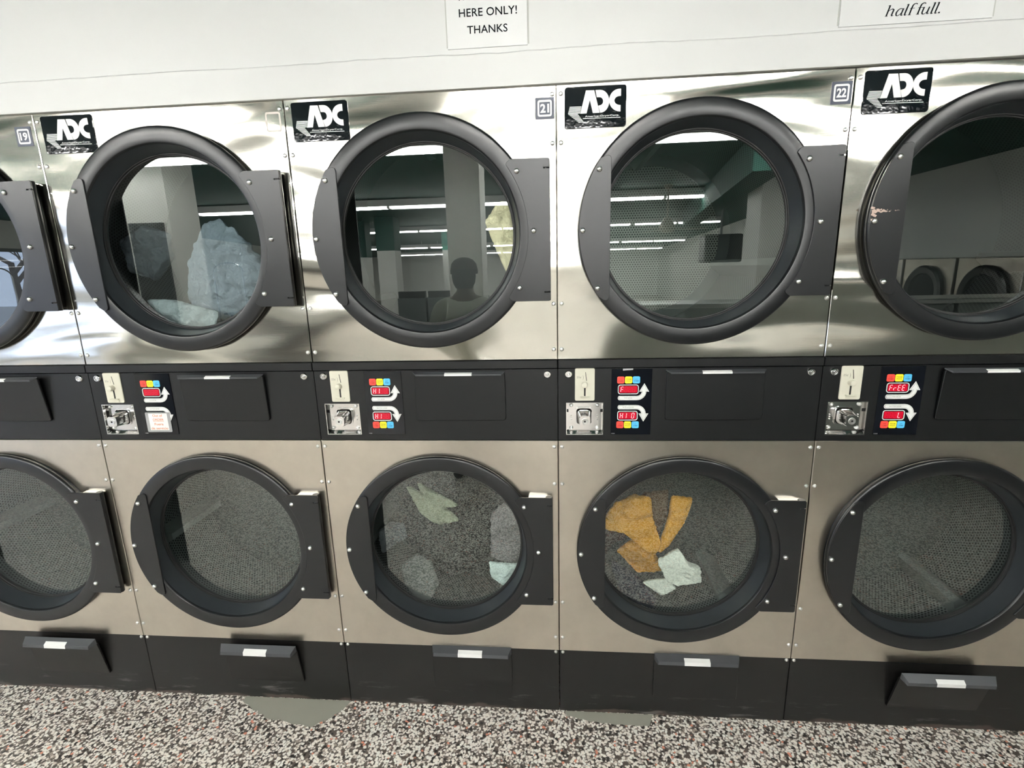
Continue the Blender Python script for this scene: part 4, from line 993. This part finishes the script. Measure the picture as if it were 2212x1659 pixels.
# wall television on a ceiling pole, ceiling duct
tv = empty('television', (2.95, Yof(9.6), 1.86)); tag(tv, 'black boxy television hung from the ceiling near the right column', 'television')
obj('case', MB().box(-.32, .32, -.20, .20, -.24, .24, c=.03), 'panel_black', tv)
obj('screen', MB().box(-.27, .27, .2005, .206, -.18, .18, c=.002), 'gloss_black', tv)
obj('pole', MB().tube([(0, 0, .24), (0, 0, ZC - 1.86)], .02, 12), 'door_dark', tv)
dct = MB(); a = Vector((2.15, Yof(5.6), 2.62)); b_ = Vector((3.25, Yof(13), 2.62)); t = (b_ - a).normalized(); s_ = Vector((t.y, -t.x, 0)) * .16
P = [a - s_, a + s_, b_ + s_, b_ - s_]
dct.add([(p.x, p.y, p.z - .12) for p in P] + [(p.x, p.y, p.z + .249) for p in P], [(0, 1, 2, 3), (4, 7, 6, 5), (0, 4, 5, 1), (1, 5, 6, 2), (2, 6, 7, 3), (3, 7, 4, 0)])
tag(obj('ceiling_duct', dct, 'green'), 'dark green boxed duct running back under the ceiling', 'duct')
pw = MB(); pw.box(.0, .30, 0, .004, 0, .36); pst = obj('wall_poster', pw, 'print_white', None, loc=(4.3, YF + .004, 1.4)); tag(pst, 'small white poster on the far wall', 'poster')

# trees outside the left window
def tree(x, y, seed, label):
    random.seed(seed); mb = MB()
    def br(p, d, L, r, dep):
        q = p + d * L * .5 + Vector((random.uniform(-.05, .05), random.uniform(-.05, .05), 0)) * L; e = p + d * L
        mb.tube([p, q, e], [r, r * .85, r * .65], 6)
        if dep == 0: return
        for _ in range(3 if dep > 1 else 4):
            v = Vector((random.uniform(-1, 1), random.uniform(-1, 1), random.uniform(-.1, .9))).normalized()
            br(p + (e - p) * random.uniform(.5, 1), (d * .55 + v * .75).normalized(), L * random.uniform(.55, .75), r * .55, dep - 1)
    br(Vector((0, 0, 0)), Vector((0, 0, 1)), 2.2, .12, 4)
    o = obj('bare_tree', mb, 'bark', None, loc=(x, y, -.02)); tag(o, label, 'tree', 'bare trees outside the window')
tree(-14.5, -6.0, 1, 'bare leafless tree outside the window, nearest the dryers')
tree(-15.5, -9.5, 2, 'bare leafless tree outside the window, middle one')
tree(-16.5, -13.0, 4, 'bare leafless tree outside the window, farthest from the dryers')

# ================================================================= PERSON (back to the dryers)
def skin(name, nodes, edges, m, parent=None, sub=2, loc=(0, 0, 0), root=0):
    me = bpy.data.meshes.new(name); me.from_pydata([nd[0] for nd in nodes], edges, [])
    o = bpy.data.objects.new(name, me); col.objects.link(o); o.location = loc
    if parent: o.parent = parent
    sk = o.modifiers.new('skin', 'SKIN'); sk.use_smooth_shade = True
    lay = me.skin_vertices if me.skin_vertices else None
    if lay is None or len(lay) == 0:
        bm = bmesh.new(); bm.from_mesh(me); L = bm.verts.layers.skin.verify(); bm.to_mesh(me); bm.free()
    for i, nd in enumerate(nodes):
        r = nd[1]; me.skin_vertices[0].data[i].radius = (r, r) if not isinstance(r, tuple) else r
        me.skin_vertices[0].data[i].use_root = (i == root)
    sb = o.modifiers.new('sub', 'SUBSURF'); sb.levels = sub; sb.render_levels = sub
    me.materials.append(M[m]); return o
person = empty('person', (-.655, -2.07, 0)); tag(person, 'person with back to the dryers in a dark cap and olive long-sleeved shirt', 'person')
nd = []; ed = []
def N_(p, r): nd.append((p, r)); return len(nd) - 1
def E_(*ids):
    for a, b in zip(ids, ids[1:]): ed.append((a, b))
pel = N_((0, 0, .90), (.115, .075)); wst = N_((0, .01, 1.06), (.11, .072)); chs = N_((0, .01, 1.24), (.15, .09)); nb_ = N_((0, .02, 1.385), (.085, .07)); nk = N_((0, .005, 1.445), .055); jw = N_((0, -.015, 1.50), (.062, .072)); hd_ = N_((0, -.012, 1.57), (.075, .092)); tp = N_((0, -.005, 1.645), (.060, .070))
E_(pel, wst, chs, nb_, nk, jw, hd_, tp)
for s in (-1, 1):
    sh = N_((s * .17, .01, 1.36), .058); el = N_((s * .245, .03, 1.09), .040); wr = N_((s * .255, -.06, .86), .026); pm = N_((s * .255, -.085, .79), (.022, .034))
    E_(nb_, sh, el, wr, pm)
    for k, (dy, L, r) in enumerate(((-.028, .070, .0085), (-.009, .080, .009), (.010, .074, .0085), (.027, .060, .0078))):
        a = N_((s * .256, -.085 + dy, .755), r); b = N_((s * .250, -.090 + dy, .755 - L * .55), r * .95); c = N_((s * .238, -.094 + dy, .755 - L), r * .8); E_(pm, a, b, c)
    t1 = N_((s * .245, -.125, .80), .0105); t2 = N_((s * .235, -.140, .765), .009); E_(pm, t1, t2)
    hp_ = N_((s * .09, 0, .84), .085); kn_ = N_((s * .105, -.015, .48), .058); an = N_((s * .11, .01, .09), .038); toe = N_((s * .12, -.15, .04), (.035, .025))
    E_(pel, hp_, kn_, an, toe)
    er = N_((s * .085, .004, 1.565), (.012, .022)); E_(hd_, er)
nose = N_((0, -.112, 1.555), .011); E_(hd_, nose)
skin('body', nd, ed, 'skin', person)
for s in (-1, 1):
    obj('eye', MB().lathe([(.0, -.011), (.007, -.008), (.0105, 0), (.007, .008), (0, .011)], (s * .030, -.095, 1.585), 12), 'print_white', person, 60)
# shirt
nd = []; ed = []
a0_ = N_((0, 0, .77), (.172, .118)); a = N_((0, 0, .86), (.172, .118)); E_(a0_, a); b = N_((0, .01, 1.05), (.165, .112)); c = N_((0, .012, 1.25), (.190, .120)); d = N_((0, .02, 1.375), (.112, .084)); e = N_((0, .012, 1.42), .068)
E_(a, b, c, d, e)
for s in (-1, 1):
    sh = N_((s * .180, .01, 1.352), .074); el = N_((s * .250, .03, 1.09), .056); wr = N_((s * .257, -.055, .875), .040); E_(d, sh, el, wr)
skin('shirt', nd, ed, 'shirt', person)
nd = []; ed = []
a = N_((0, 0, .97), (.140, .095)); a2 = N_((0, 0, .84), (.160, .110)); E_(a, a2)
a = a2
for s in (-1, 1):
    hp_ = N_((s * .090, 0, .70), .088); kn_ = N_((s * .107, -.012, .48), .076); an = N_((s * .112, .01, .10), .060); E_(a, hp_, kn_, an)
skin('trousers', nd, ed, 'trousers', person)
for s in (-1, 1):
    o = skin('shoe', [((s * .112, .06, .045), .042), ((s * .114, -.03, .048), .046), ((s * .122, -.17, .036), .034)], [(0, 1), (1, 2)], 'rubber', person)
cap = MB(); cap.lathe([(.094, 1.585), (.0965, 1.60), (.096, 1.625), (.088, 1.655), (.066, 1.680), (.035, 1.694), (.0, 1.698)], (0, .0, 0), 40, 'Z'); cp_ = obj('cap', cap, 'cap', person, 60); cp_.scale = (1, 1.10, 1)
bd_ = MB(); bd_.lathe([(.093, 1.580), (.0985, 1.582), (.0995, 1.600), (.098, 1.615), (.094, 1.616)], (0, 0, 0), 40, 'Z'); o_ = obj('cap_band', bd_, 'cap_band', cp_, 60)
pk = MB(); P = [(.080 * math.cos(a), -.055 - .085 * math.sin(a)) for a in [PI * k / 14 for k in range(15)]]
pk.add([(x, y, 1.596 - .02 * (-(y + .055)) / .085) for x, y in P] + [(x, y, 1.590 - .02 * (-(y + .055)) / .085) for x, y in P], [tuple(range(15)), tuple(range(29, 14, -1))] + [(i, (i + 1) % 15, 15 + (i + 1) % 15, 15 + i) for i in range(15)])
obj('cap_peak', pk, 'cap', cp_)
hr = MB(); hr.lathe([(.0, 1.475), (.060, 1.480), (.080, 1.52), (.086, 1.56), (.086, 1.60)], (0, .022, 0), 32, 'Z'); h_ = obj('hair', hr, 'cap_band', person, 60)

bpy.context.view_layer.update()
